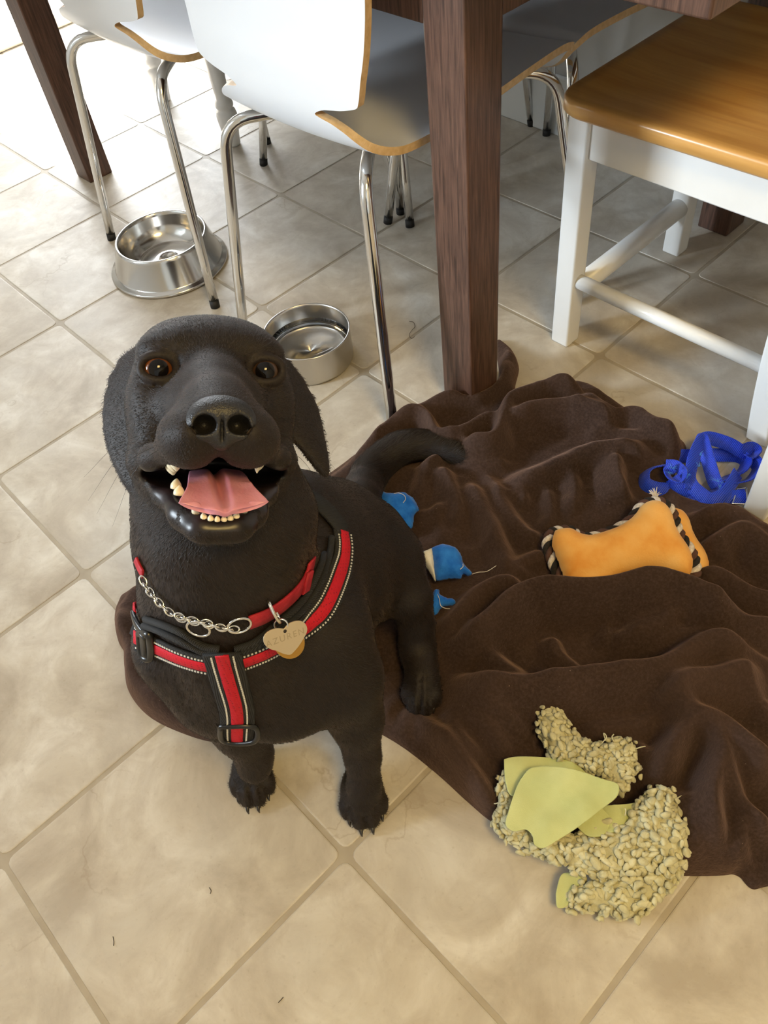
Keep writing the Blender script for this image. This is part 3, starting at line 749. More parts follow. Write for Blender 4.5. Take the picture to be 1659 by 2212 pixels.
# mouth opening
he(0, -8.35, 2.0, 3.15, 1.75, 5.6, 0.5, '-', ('x', 14))
he(0, -9.35, 2.9, 2.35, 1.35, 2.9, 0.5, '-', ('x', 22))
for s in (-1, 1): he(s * 3.6, -7.85, -0.4, 1.7, 0.95, 2.7, 0.5, '-', ('x', 6))
he(0, -7.1, 7.0, 0.30, 0.5, 2.4, 0.7, '-')                        # notch of the upper lip
for s in (-1, 1): he(s * 1.08, -4.45, 8.9, 0.85, 0.75, 2.0, 0.2, '-')        # behind the nostrils
# eye sockets
for s in (-1, 1): he(s * 4.05, 0.0, -0.1, 1.55, 1.25, 1.25, 0.6, '-')
# eyelids round the eyeballs
EYE = [H(-4.0, 0.0, -1.15), H(4.0, 0.0, -1.15)]; ER = 0.0122
for s in (-1, 1):
    for yy, ra in ((0.98, 0.27), (-0.90, 0.25)):
        pts = []
        for a in np.linspace(-1, 1, 11):
            x = s * 4.0 + 1.34 * math.sin(a * PI / 2); y = yy * math.cos(a * PI / 2) ** 0.9
            z = -1.15 + math.sqrt(max(0.1, 1.36 ** 2 - (x - s * 4.0) ** 2 * 0.8 - y ** 2)) * 0.95 - 0.10
            pts.append((x, y, z))
        hl(pts, [0.2] + [ra] * 9 + [0.2], 0.35)
# ears: thin hanging flaps
def ear(pts, wid, thick, twist):
    """chain of flattened ellipsoids; pts in head cm, wid = half width, flap plane holds the chain and the snout axis turned by twist"""
    p = smooth_path(pts, 13); wv = np.interp(np.linspace(0, 1, 13), np.linspace(0, 1, len(wid)), wid)
    t = np.gradient(p, axis=0); t /= np.linalg.norm(t, axis=1)[:, None]
    for i in range(13):
        side = np.array([math.sin(twist[0] + (twist[1] - twist[0]) * i / 12), 0, math.cos(twist[0] + (twist[1] - twist[0]) * i / 12)])
        side -= t[i] * (side @ t[i]); side /= np.linalg.norm(side); nrm = np.cross(t[i], side)
        R = HR @ np.column_stack([t[i], side, nrm])
        S.ellipsoid(H(*p[i]), np.array([0.0115, wv[i] * 0.01, thick * 0.01]), 0.006, R)
ear([(-5.0, 1.5, -7.6), (-6.2, 0.2, -8.0), (-6.8, -2.6, -7.6), (-6.7, -5.2, -7.0), (-6.4, -7.2, -6.5), (-6.3, -8.4, -6.2)], [2.0, 2.8, 2.8, 2.3, 1.5, 0.6], 0.42, (0.75, 0.95))
ear([(5.0, 1.5, -7.6), (6.5, 0.1, -8.0), (7.6, -2.4, -7.6), (8.3, -4.6, -7.2), (9.0, -6.3, -6.8), (9.5, -7.6, -6.6)], [2.0, 2.9, 3.0, 2.3, 1.3, 0.45], 0.42, (-0.75, -0.9))

PV, PQ = S.mesh()
PV = relax(PV, PQ, 2, 0.5)
_l = (PV - HO) @ HR * 100.0
_feet = np.clip((PV[:, 2] - 0.075) / 0.03, 0, 1)
_head = np.clip((np.linalg.norm((_l - np.array([0, -4.5, -1])) / np.array([10, 10.5, 12]), axis=1) - 0.92) / 0.2, 0, 1)
PV = relax(PV, PQ, 14, 0.5, _feet * _head)

def m_coat():
    n = NT('dog_coat'); p = n.coord('Object')
    g = n.noise(n.coord('Object', (1, 1, 0.32)), 620, 3, 0.6); big = n.noise(p, 16, 3)
    c = n.ramp(big, [(0.30, rgb(19, 15, 14)), (0.7, rgb(33, 26, 23))])
    c = n.mix(n.ramp(g, [(0.35, (0, 0, 0)), (0.75, (0.6,) * 3)]), c, rgb(46, 37, 32))
    n.col(c); n.set(Roughness=0.58, Specular_IOR_Level=0.25, Sheen_Weight=0.16, Sheen_Roughness=0.35, Sheen_Tint=rgb(190, 165, 150))
    n.bump(g, 0.35, 0.0012); return n.m
def m_mouth():
    n = NT('mouth_lining'); p = n.coord('Object'); n.col(n.ramp(n.noise(p, 60, 3), [(0.35, rgb(16, 13, 14)), (0.7, rgb(38, 27, 29))]))
    n.set(Roughness=0.34, Specular_IOR_Level=0.4); n.bump(n.noise(p, 110, 2), 0.15, 0.001); return n.m
MAT['coat'] = m_coat(); MAT['mouth'] = m_mouth()
loc = (PV - HO) @ HR * 100.0
fc = loc[PQ].mean(1)
lx, ly, lz = fc.T
inm = (np.abs(lx) < 5.4) & (lz > -4.5) & (ly < -5.6) & (ly > -11.9)
def ellv(c, r, an):
    c_, s_ = math.cos(math.radians(an)), math.sin(math.radians(an)); y, z = ly - c[1], lz - c[2]
    yy, zz = c_ * y + s_ * z, -s_ * y + c_ * z
    return (lx - c[0]) ** 2 / r[0] ** 2 + yy ** 2 / r[1] ** 2 + zz ** 2 / r[2] ** 2
mth = (((np.abs(lx) < 2.7) & (ly < -10.55) & (ly > -11.75) & (lz > 3.2)) | ((np.abs(lx) > 2.6) & (np.abs(lx) < 5.6) & (ly < -6.9 - 0.16 * lz) & (ly > -8.95 - 0.50 * np.maximum(lz, -1)) & (lz > -2.6) & (lz < 4.2))) | inm & ((ellv((0, -8.35, 2.0), (3.35, 1.95, 5.7), 14) < 1.0) | (ellv((0, -9.35, 2.9), (2.65, 1.65, 3.2), 22) < 1.0) |
             (ellv((3.6, -7.85, -0.4), (1.9, 1.12, 2.9), 6) < 1) | (ellv((-3.6, -7.85, -0.4), (1.9, 1.12, 2.9), 6) < 1))
body = mk('body', PV, PQ, None, dog, True, DG, mats=[MAT['coat'], MAT['mouth']], fmat=mth.astype(int))

# --- nose pad
def small_sculpt(build, lo, hi, step):
    s = Sculpt(np.arange(lo[0], hi[0], step), np.arange(lo[1], hi[1], step), np.arange(lo[2], hi[2], step)); build(s); return s.mesh()
NC = H(0.05, -4.4, 8.7)
def nose_build(s):
    E = lambda x, y, z, rx, ry, rz, k=0.4, op='+': s.ellipsoid(H(x, y, z), np.array([rx, ry, rz]) * 0.01, k * 0.01, HR, op)
    E(0, -4.1, 8.0, 2.0, 1.5, 1.45); E(-1.2, -4.4, 8.5, 1.14, 1.2, 1.15, 0.6); E(1.2, -4.4, 8.5, 1.14, 1.2, 1.15, 0.6)
    E(0, -3.6, 8.3, 1.7, 0.95, 1.25, 0.7); E(0, -5.2, 8.3, 0.75, 0.95, 0.95, 0.6)
    for q in (-1, 1):
        E(q * 1.08, -4.45, 9.3, 0.70, 0.62, 1.9, 0.30, '-')
        E(q * 1.75, -4.85, 9.2, 0.55, 0.20, 0.8, 0.28, '-')
    E(0, -5.1, 9.45, 0.09, 1.1, 0.45, 0.22, '-')
nv, nq = small_sculpt(nose_build, NC - 0.04, NC + 0.04, 0.00085)
nv = relax(nv, nq, 2)
def m_nose():
    n = NT('nose_leather'); p = n.coord('Object'); v = n.n('ShaderNodeTexVoronoi'); v.inputs['Scale'].default_value = 900; n.l(p, v.inputs['Vector'])
    n.set(Base_Color=rgb(26, 24, 25), Roughness=0.45, Specular_IOR_Level=0.55); n.bump(v.outputs[0], 0.35, 0.0008); return n.m
mk('nose', nv, nq, m_nose(), dog, True, DG)['label'] = 'matt black nose with two round nostrils'

# --- eyes
def m_eye(name, dirv, iris):
    n = NT(name); g = n.n('ShaderNodeNewGeometry').outputs['Normal']; d = n.n('ShaderNodeVectorMath'); d.operation = 'DOT_PRODUCT'
    n.l(g, d.inputs[0]); d.inputs[1].default_value = tuple(dirv)
    a = n.ramp(d.outputs['Value'], [(0.0, rgb(30, 22, 20)), (0.50, rgb(34, 24, 20)), (0.56, rgb(26, 15, 9)), (0.64, iris), (0.76, iris), (0.815, (0.004, 0.003, 0.003, 1)), (1.0, (0.004, 0.003, 0.003, 1))])
    n.col(a); n.set(Roughness=0.06, Specular_IOR_Level=0.32); return n.m
for i, e in enumerate(EYE):
    look = CAM + np.array([0.0, 0.0, 0.0]) - e; look /= np.linalg.norm(look)
    V, Fs = [], []
    for a in range(25):
        for b in range(40):
            th, ph = PI * a / 24, 2 * PI * b / 40; V.append(e + ER * np.array([math.sin(th) * math.cos(ph), math.sin(th) * math.sin(ph), math.cos(th)]))
    for a in range(24):
        for b in range(40): Fs.append((a * 40 + b, a * 40 + (b + 1) % 40, (a + 1) * 40 + (b + 1) % 40, (a + 1) * 40 + b)[::-1])
    mk('eye', V, Fs, m_eye('eye_surface_%d' % i, look, rgb(98, 54, 24) if i == 0 else rgb(60, 42, 30)), dog, True, DG)['label'] = 'glossy brown eye'

# --- tongue
def tongue():
    """centre line in head cm, half width and curl along it"""
    cl = smooth_path([(0, -8.0, -3.2), (0, -7.75, -0.4), (0.05, -8.1, 2.4), (0.15, -9.1, 4.8), (0.25, -9.95, 6.1), (0.3, -10.45, 6.6)], 34)
    hw = np.interp(np.linspace(0, 1, 34), [0, 0.3, 0.55, 0.75, 0.88, 0.96, 1.0], [1.7, 2.0, 2.3, 2.95, 3.1, 2.6, 1.7])
    nt = 29; tt = np.linspace(-1, 1, nt); top, bot = [], []
    t = np.gradient(cl, axis=0); t /= np.linalg.norm(t, axis=1)[:, None]
    for i in range(34):
        f = i / 33; up = np.cross(t[i], [1, 0, 0]); up /= np.linalg.norm(up); up = up if up[1] > 0 or up[2] > 0 else -up
        for k in range(nt):
            a = tt[k]; x = a * hw[i]
            gro = -0.8 * math.exp(-(x / 0.34) ** 2) * (0.45 + 0.55 * math.sin(PI * min(1, f * 1.15)))
            h = gro + 0.30 * (1 - a * a) + (0.30 * abs(a) ** 3 * (1 if f > 0.5 else 0.3))
            # the rim dips forward at both sides and rises a little at the right
            z_e = -0.9 * abs(a) ** 2.2 * f ** 6
            th = 0.42 * (1 - abs(a) ** 5) + 0.10
            wob = 0.10 * math.sin(a * 5 + 1.3) * f ** 3
            q = cl[i] + np.array([x, 0, 0]) + up * (h + wob) + t[i] * z_e
            top.append(H(*q)); bot.append(H(*(q - up * th)))
    n = 34; I = lambda s, i, k: s * n * nt + i * nt + k; Fs = []
    for i in range(n - 1):
        for k in range(nt - 1):
            Fs.append((I(0, i, k), I(0, i, k + 1), I(0, i + 1, k + 1), I(0, i + 1, k))); Fs.append((I(1, i, k), I(1, i + 1, k), I(1, i + 1, k + 1), I(1, i, k + 1)))
        for k in (0, nt - 1): Fs.append((I(0, i, k), I(0, i + 1, k), I(1, i + 1, k), I(1, i, k)))
    for k in range(nt - 1):
        Fs.append((I(0, n - 1, k), I(0, n - 1, k + 1), I(1, n - 1, k + 1), I(1, n - 1, k)))
    n_ = NT('tongue_skin'); p = n_.coord('Object'); v = n_.noise(p, 420, 3)
    n_.col(n_.ramp(n_.noise(p, 40, 3), [(0.3, rgb(198, 126, 146)), (0.7, rgb(216, 154, 172))])); n_.set(Roughness=0.38, Specular_IOR_Level=0.5, Subsurface_Weight=0.25, Subsurface_Radius=(0.004, 0.0016, 0.0012)); n_.bump(v, 0.3, 0.0008)
    o = mk('tongue', top + bot, Fs, n_.m, dog, True, DG); fix_normals(o)
    sb = o.modifiers.new('sub', 'SUBSURF'); sb.levels = 1; sb.render_levels = 1
    o['label'] = 'pink tongue with a centre groove'
tongue()
# --- teeth
m_tooth = plain('tooth_enamel', rgb(232, 218, 186), 0.3)
def tooth(base, tip, r, name='tooth'):
    b, t_ = H(*base), H(*tip); path = smooth_path([b, b + (t_ - b) * 0.55, t_], 7)
    tube(name, path, np.array([1, 1.05, 1.0, 0.86, 0.66, 0.42, 0.14]) * r * 0.01, m_tooth, dog, 10, DG)
for x, y, z, r, h in ((-1.62, -10.55, 4.75, 0.30, 0.85), (-1.12, -10.85, 5.35, 0.24, 0.42), (-0.66, -10.95, 5.60, 0.22, 0.38), (-0.22, -11.0, 5.70, 0.21, 0.36),
                      (0.24, -11.0, 5.70, 0.21, 0.36), (0.68, -10.95, 5.60, 0.22, 0.38), (1.12, -10.85, 5.35, 0.24, 0.42), (1.66, -10.55, 4.75, 0.30, 0.8)):
    tooth((x, y, z), (x * 1.03, y + h, z + 0.15), r)
for x, y, z, r, h in ((-2.95, -6.8, 4.6, 0.40, 0.75), (-3.1, -6.95, 3.5, 0.46, 0.70), (-3.2, -7.1, 2.4, 0.46, 0.8), (2.75, -6.8, 4.6, 0.26, 0.95), (2.95, -6.9, 3.6, 0.40, 0.7),
                      (-2.75, -9.3, 3.1, 0.40, -0.7), (-2.95, -8.9, 2.0, 0.40, -0.75)):
    tooth((x, y, z), (x * 0.97, y - h, z + 0.1), r)
# --- claws and whiskers
m_claw = plain('claw_horn', rgb(38, 33, 30), 0.35)
for tpn, f in claw_tips:
    pth = np.array([tpn - f * 0.003, tpn + f * 0.004 - np.array([0, 0, 0.0015]), tpn + f * 0.0055 - np.array([0, 0, 0.004]), tpn + f * 0.0062 - np.array([0, 0, 0.0085])])
    tube('claw', smooth_path(pth, 8), np.linspace(0.0028, 0.0008, 8), m_claw, dog, 8, DG)
m_wh = plain('whisker_hair', rgb(30, 26, 24), 0.4)
for s in (-1, 1):
    for y, z, ax, ay in ((-5.0, 5.9, 7.0, -4.6), (-5.4, 5.0, 6.4, -5.2), (-4.6, 5.0, 7.4, -3.4), (-5.6, 6.2, 5.0, -5.8)):
        p0 = (s * 3.3, y, z); tube('whisker', [H(*q) for q in smooth_path([p0, (s * (3.3 + ax * 0.45), y + ay * 0.3, z - 1.0), (s * (3.3 + ax * 0.8), y + ay, z - 2.6)], 10)], np.linspace(0.00022, 0.00005, 10), m_wh, dog, 5, DG)

# --- short fur
def fur():
    rng = np.random.default_rng(3)
    fcen = PV[PQ].mean(1); e1 = PV[PQ[:, 2]] - PV[PQ[:, 0]]; e2 = PV[PQ[:, 3]] - PV[PQ[:, 1]]; nr = np.cross(e1, e2); ar = np.linalg.norm(nr, axis=1) / 2; nr /= (2 * ar[:, None] + 1e-12)
    l = (fcen - HO) @ HR * 100.0
    ok = ~mth & (fcen[:, 2] > 0.004)
    nose = np.linalg.norm((l - np.array([0, -4.3, 8.4])) / np.array([2.2, 1.7, 2.0]), axis=1) < 1; ok &= ~nose
    for sx in (-4.0, 4.0): ok &= np.linalg.norm(l - np.array([sx, 0, -0.2]), axis=1) > 1.45
    wgt = ar * ok; hd = np.linalg.norm((l - np.array([0, -4.5, -2])) / np.array([10.5, 10, 12]), axis=1) < 1
    wgt = wgt * np.where(hd, 2.6, 1.0)
    N = 150000
    pick = rng.choice(len(PQ), N, p=wgt / wgt.sum()); a, b = rng.random((2, N, 1))
    q = PV[PQ[pick]]; root = (q[:, 0] * (1 - a) + q[:, 1] * a) * (1 - b) + (q[:, 3] * (1 - a) + q[:, 2] * a) * b
    n_ = nr[pick]; L = l[pick]; h_ = hd[pick]
    # lie of the coat: back from the nose over the head, down the neck, chest and legs, towards the tail
    back = -HR[:, 2] * 1.0 - HR[:, 1] * 0.25
    flow = np.where(h_[:, None], back[None] + 0.5 * (root - H(0, -4, 4)) / 0.1, np.array([-0.25, 0.42, -1.0])[None])
    tl = root[:, 1] > 0.40
    flow[tl] = np.array([0.1, 0.9, -0.2])
    flow = flow + rng.normal(0, 0.16, flow.shape)
    t = flow - n_ * (flow * n_).sum(1)[:, None]; t /= np.linalg.norm(t, axis=1)[:, None] + 1e-9
    ln = np.where(h_, 0.0036, 0.0062) * rng.uniform(0.7, 1.2, N); muz = h_ & (L[:, 2] > 2); ln[muz] *= 0.55
    ln = np.where(tl & ~h_, 0.013, ln)[:, None]
    p0 = root - n_ * 0.0004; p1 = root + t * ln * 0.5 + n_ * ln * 0.12; p2 = root + t * ln + n_ * ln * 0.12
    pts = np.stack([p0, p1, p2], 1).reshape(-1, 3) - DG
    hc = bpy.data.hair_curves.new('fur'); hc.add_curves([3] * N); hc.points.foreach_set('position', pts.astype(np.float32).ravel())
    ra = hc.attributes.get('radius') or hc.attributes.new('radius', 'FLOAT', 'POINT')
    ra.data.foreach_set('value', np.tile(np.array([0.00016, 0.00013, 0.00003], np.float32), N))
    n = NT('fur_strand'); hi = n.n('ShaderNodeHairInfo')
    n.col(n.ramp(hi.outputs['Random'], [(0.0, rgb(15, 12, 11)), (0.6, rgb(31, 24, 21)), (1.0, rgb(54, 42, 36))])); n.set(Roughness=0.42, Specular_IOR_Level=0.5)
    hc.materials.append(n.m)
    o = bpy.data.objects.new('fur', hc); COL.objects.link(o); o.parent = dog; o['kind'] = 'stuff'
fur()

# ------------------------------------------------------------------ brown fleece blanket
def seg_dist(P, A, B):
    """distance and parameter of points P (N,2) to the segment A-B, with the side sign"""
    d = B - A; L = max(d @ d, 1e-12); t = np.clip(((P - A) @ d) / L, 0, 1); q = P - A - t[:, None] * d
    return np.hypot(q[:, 0], q[:, 1]), t, np.sign(d[0] * (P[:, 1] - A[1]) - d[1] * (P[:, 0] - A[0])), q
def px2(pts, z=0.0): return np.array([atz(x, y, z)[:2] for x, y in pts])
OUT = [tuple(p) for p in px2([(262, 1290), (249, 1335), (256, 1385), (273, 1420), (275, 1485), (318, 1545), (395, 1585), (480, 1606), (600, 1598), (700, 1578), (780, 1568), (825, 1588), (880, 1622), (950, 1678), (1010, 1733), (1075, 1785),
       (1200, 1850), (1350, 1888), (1480, 1893), (1560, 1892), (1592, 1888), (1604, 1903), (1625, 1922), (1659, 1915), (1800, 1890), (1990, 1700), (1960, 1440), (1820, 1220), (1659, 1137), (1590, 1094), (1520, 1086),
       (1462, 1072), (1456, 1030), (1475, 995), (1482, 970), (1440, 936), (1395, 912), (1345, 880), (1300, 852), (1262, 832), (1200, 832), (1135, 850), (1113, 842), (1121, 795), (1102, 757), (1070, 742)], 0.0)]
OUT += [(-1.29 * T, 2.42 * T), (-1.29 * T, 2.17 * T), (-1.40 * T, 2.165 * T), (-1.49 * T, 2.13 * T)]
OUT += [tuple(p) for p in px2([(940, 874), (905, 886), (860, 905), (825, 935), (780, 975), (725, 1016), (620, 1090), (450, 1185), (330, 1250)])]
OUT = np.array(OUT)
OUT = np.array([p for p in smooth_path(np.c_[np.vstack([OUT, OUT[:1]]), np.zeros(len(OUT) + 1)], 320)])[:-1, :2]
# fold crests: (pixels along the crest, height, half width on the left of the walking direction, on the right, lean)
FOLDS = [
    ([(725, 1012), (790, 968), (850, 912), (905, 884), (965, 860), (1022, 842), (1058, 815), (1082, 782), (1088, 758)], 0.040, 0.016, 0.030, 0),
    ([(842, 932), (868, 898), (905, 888), (926, 905), (938, 935), (962, 943), (1000, 936), (1040, 914), (1074, 903), (1096, 915)], 0.050, 0.018, 0.018, 0),
    ([(985, 942), (1015, 951), (1058, 950), (1077, 930), (1086, 900), (1104, 866), (1180, 834), (1238, 830), (1264, 842)], 0.056, 0.017, 0.026, 0),
    ([(1082, 920), (1120, 905), (1165, 890), (1235, 880), (1300, 897), (1338, 916)], 0.052, 0.030, 0.020, 0),
    ([(1230, 860), (1270, 868), (1320, 895), (1370, 893), (1412, 924), (1446, 940), (1472, 962)], 0.044, 0.020, 0.024, 0),
    ([(1255, 945), (1310, 940), (1380, 950), (1440, 958)], 0.026, 0.020, 0.020, 0),
    ([(1090, 1052), (1150, 1030), (1210, 1006), (1270, 984), (1330, 975), (1372, 980), (1410, 990)], 0.040, 0.034, 0.016, 0),
    ([(1336, 985), (1334, 1030), (1352, 1085)], 0.036, 0.015, 0.035, 0),
    ([(905, 1075), (914, 1032), (932, 1002), (960, 982)], 0.032, 0.020, 0.016, 0),
    ([(946, 1000), (976, 1048), (990, 1092), (986, 1130)], 0.034, 0.016, 0.022, 0),
    ([(1000, 1030), (1032, 1075), (1058, 1135), (1086, 1196), (1108, 1260)], 0.038, 0.020, 0.022, 0),
    ([(1060, 1040), (1090, 1100), (1130, 1150), (1176, 1168)], 0.026, 0.018, 0.020, 0),
    ([(1064, 1056), (1096, 1074), (1128, 1066), (1132, 1080), (1118, 1092)], 0.022, 0.010, 0.012, 0),
    ([(892, 1112), (935, 1108), (985, 1092)], 0.022, 0.014, 0.020, 0),
    ([(1130, 1255), (1115, 1230), (1140, 1210), (1190, 1195)], 0.030, 0.02, 0.02, 0),
    ([(930, 1362), (975, 1330), (1022, 1280), (1064, 1257), (1105, 1264), (1120, 1285)], 0.050, 0.022, 0.028, 0),
    ([(940, 1362), (990, 1356), (1040, 1338), (1090, 1300), (1135, 1270), (1172, 1262), (1250, 1266), (1330, 1264), (1405, 1256), (1470, 1264), (1540, 1292), (1600, 1312), (1700, 1330)], 0.075, 0.024, 0.040, 0.3),
    ([(1448, 1275), (1470, 1310), (1440, 1350), (1395, 1362), (1330, 1372)], 0.040, 0.018, 0.030, 0),
    ([(1500, 1300), (1530, 1335), (1600, 1350), (1700, 1360)], 0.050, 0.020, 0.030, 0),
    ([(985, 1340), (1030, 1362), (1058, 1415), (1105, 1458), (1150, 1472)], 0.040, 0.020, 0.026, 0),
    ([(935, 1432), (1000, 1450), (1090, 1472), (1165, 1470), (1250, 1460), (1330, 1450), (1420, 1438), (1490, 1402), (1540, 1383), (1605, 1396), (1700, 1420)], 0.066, 0.022, 0.050, 0.25),
    ([(1188, 1372), (1208, 1418), (1262, 1458)], 0.034, 0.016, 0.020, 0),
    ([(1300, 1375), (1380, 1385), (1470, 1382), (1540, 1375)], 0.030, 0.018, 0.022, 0),
    ([(945, 1442), (1002, 1500), (1072, 1542), (1155, 1592)], 0.042, 0.020, 0.024, 0),
    ([(968, 1490), (1010, 1540), (1060, 1580), (1110, 1640)], 0.034, 0.018, 0.022, 0),
    ([(862, 1568), (893, 1530), (932, 1562), (985, 1620), (1030, 1695), (1066, 1760)], 0.040, 0.018, 0.020, 0),
    ([(1240, 1580), (1320, 1580), (1400, 1560), (1430, 1520)], 0.030, 0.025, 0.025, 0),
    ([(1438, 1520), (1450, 1490), (1482, 1470), (1560, 1452), (1680, 1424)], 0.074, 0.022, 0.046, 0.2),
    ([(1470, 1505), (1492, 1540), (1560, 1562), (1622, 1622), (1690, 1680)], 0.062, 0.024, 0.034, 0),
    ([(1428, 1720), (1434, 1650), (1462, 1602), (1500, 1566), (1540, 1588), (1543, 1640), (1532, 1716), (1548, 1800), (1586, 1850)], 0.058, 0.024, 0.022, 0),
    ([(1545, 1600), (1572, 1680), (1604, 1745), (1690, 1810)], 0.050, 0.020, 0.024, 0),
    ([(1592, 1752), (1598, 1820), (1594, 1880)], 0.040, 0.016, 0.022, 0),
    ([(1470, 1700), (1490, 1790), (1500, 1870)], 0.036, 0.030, 0.030, 0),
    ([(1500, 1120), (1560, 1110), (1620, 1140), (1700, 1180)], 0.040, 0.020, 0.030, 0),
    ([(1530, 1190), (1560, 1160), (1610, 1150), (1690, 1210)], 0.048, 0.020, 0.030, 0),
    ([(1510, 1250), (1545, 1240), (1620, 1280), (1700, 1300)], 0.036, 0.018, 0.028, 0),
    ([(262, 1300), (258, 1345), (276, 1430), (298, 1500), (400, 1568), (500, 1590), (620, 1582), (760, 1552)], 0.034, 0.040, 0.012, 0),
    ([(1010, 1400), (1060, 1385), (1120, 1360), (1180, 1330), (1240, 1300)], 0.030, 0.016, 0.020, 0),
    ([(1290, 1300), (1310, 1350), (1300, 1400)], 0.026, 0.014, 0.016, 0), ([(1100, 1490), (1180, 1510), (1270, 1505), (1350, 1490)], 0.022, 0.016, 0.020, 0),
    ([(1010, 1480), (1080, 1500), (1160, 1545), (1230, 1560)], 0.030, 0.014, 0.018, 0), ([(920, 1480), (960, 1530), (1000, 1600), (1050, 1660)], 0.028, 0.014, 0.016, 0),
    ([(1360, 1600), (1400, 1650), (1405, 1710)], 0.030, 0.018, 0.018, 0), ([(1600, 1500), (1640, 1540), (1700, 1560)], 0.03, 0.02, 0.02, 0),
    ([(1150, 930), (1220, 925), (1290, 935), (1350, 950)], 0.020, 0.014, 0.016, 0), ([(1180, 1050), (1190, 1110), (1180, 1150)], 0.018, 0.012, 0.018, 0),
    ([(1230, 1010), (1240, 1060), (1230, 1120)], 0.020, 0.014, 0.020, 0), ([(960, 985), (1010, 1005), (1060, 1010), (1110, 1000)], 0.022, 0.014, 0.014, 0),
    ([(836, 1420), (870, 1405), (885, 1410)], 0.02, 0.016, 0.016, 0), ([(826, 1475), (860, 1465), (880, 1462)], 0.02, 0.016, 0.016, 0), ([(828, 1560), (850, 1520), (880, 1490)], 0.022, 0.016, 0.016, 0),
]
# hollow where the hind foot and the rump press the cloth down
PRESS = [(atz(914, 1500)[:2], 0.055, 1.0), (atz(840, 1250)[:2], 0.14, 0.8)]
def blanket_height(P):
    """height of the cloth above the floor and sideways shift at points P (N,2)"""
    acc = np.zeros(len(P)); sh = np.zeros((len(P), 2))
    for pts, h, wl, wr, lean in FOLDS:
        wl *= 0.62; wr *= 0.62; h *= 1.2
        path = np.array([atz(x, y, h * 0.85)[:2] for x, y in pts]); n = 24
        sp = smooth_path(np.c_[path, np.zeros(len(path))], n)[:, :2]
        best = np.full(len(P), 9.0); bs = np.zeros(len(P)); bt = np.zeros(len(P)); bq = np.zeros((len(P), 2))
        lo, hi = sp.min(0) - 3.2 * max(wl, wr), sp.max(0) + 3.2 * max(wl, wr)
        m = np.where((P[:, 0] > lo[0]) & (P[:, 0] < hi[0]) & (P[:, 1] > lo[1]) & (P[:, 1] < hi[1]))[0]
        if len(m) == 0: continue
        Q = P[m]; best = best[m]; bs = bs[m]; bt = bt[m]; bq = bq[m]
        for i in range(n - 1):
            d, t, s, q = seg_dist(Q, sp[i], sp[i + 1]); k = d < best
            best[k] = d[k]; bs[k] = s[k]; bt[k] = (i + t[k]) / (n - 1); bq[k] = q[k]
        w = np.where(bs > 0, wl, wr)
        env = np.clip(np.minimum(bt, 1 - bt) / 0.18, 0, 1); env = 0.35 + 0.65 * env * env * (3 - 2 * env)
        pr = 0.55 * np.exp(-(best / w) ** 1.9) + 0.45 * np.sqrt(np.clip(1 - (best / (1.55 * w)) ** 2, 0, 1))
        # pinched crests of cloth: a rounded roll on top of a wider swell
        acc[m] += (h * env * (0.80 * pr + 0.20 * np.exp(-(best / (w * 2.4)) ** 2))) ** 5.0
        if lean:
            dirv = -bq / (best[:, None] + 1e-6); sh[m] += 0
    z = acc ** (1 / 5.0)
    for c, r, a in PRESS:
        k = np.exp(-(((P - c) ** 2).sum(1)) / (r * r)); z *= 1 - a * k
    return z, sh
def inside(P, poly):
    c = np.zeros(len(P), bool); n = len(poly)
    for i in range(n):
        a, b = poly[i], poly[(i + 1) % n]
        k = ((a[1] > P[:, 1]) != (b[1] > P[:, 1])); 
        xx = (b[0] - a[0]) * (P[:, 1] - a[1]) / (b[1] - a[1] + 1e-15) + a[0]; c ^= k & (P[:, 0] < xx)
    return c
def poly_dist(P, poly):
    best = np.full(len(P), 9.0); near = np.zeros((len(P), 2))
    for i in range(len(poly)):
        a, b = poly[i], poly[(i + 1) % len(poly)]; d, t, s, q = seg_dist(P, a, b); k = d < best; best[k] = d[k]; near[k] = P[k] - q[k]
    return best, near
def nz2(P, s, seed=0.0): return np.array([mnoise.noise(Vector((x * s, y * s, seed))) for x, y in P])
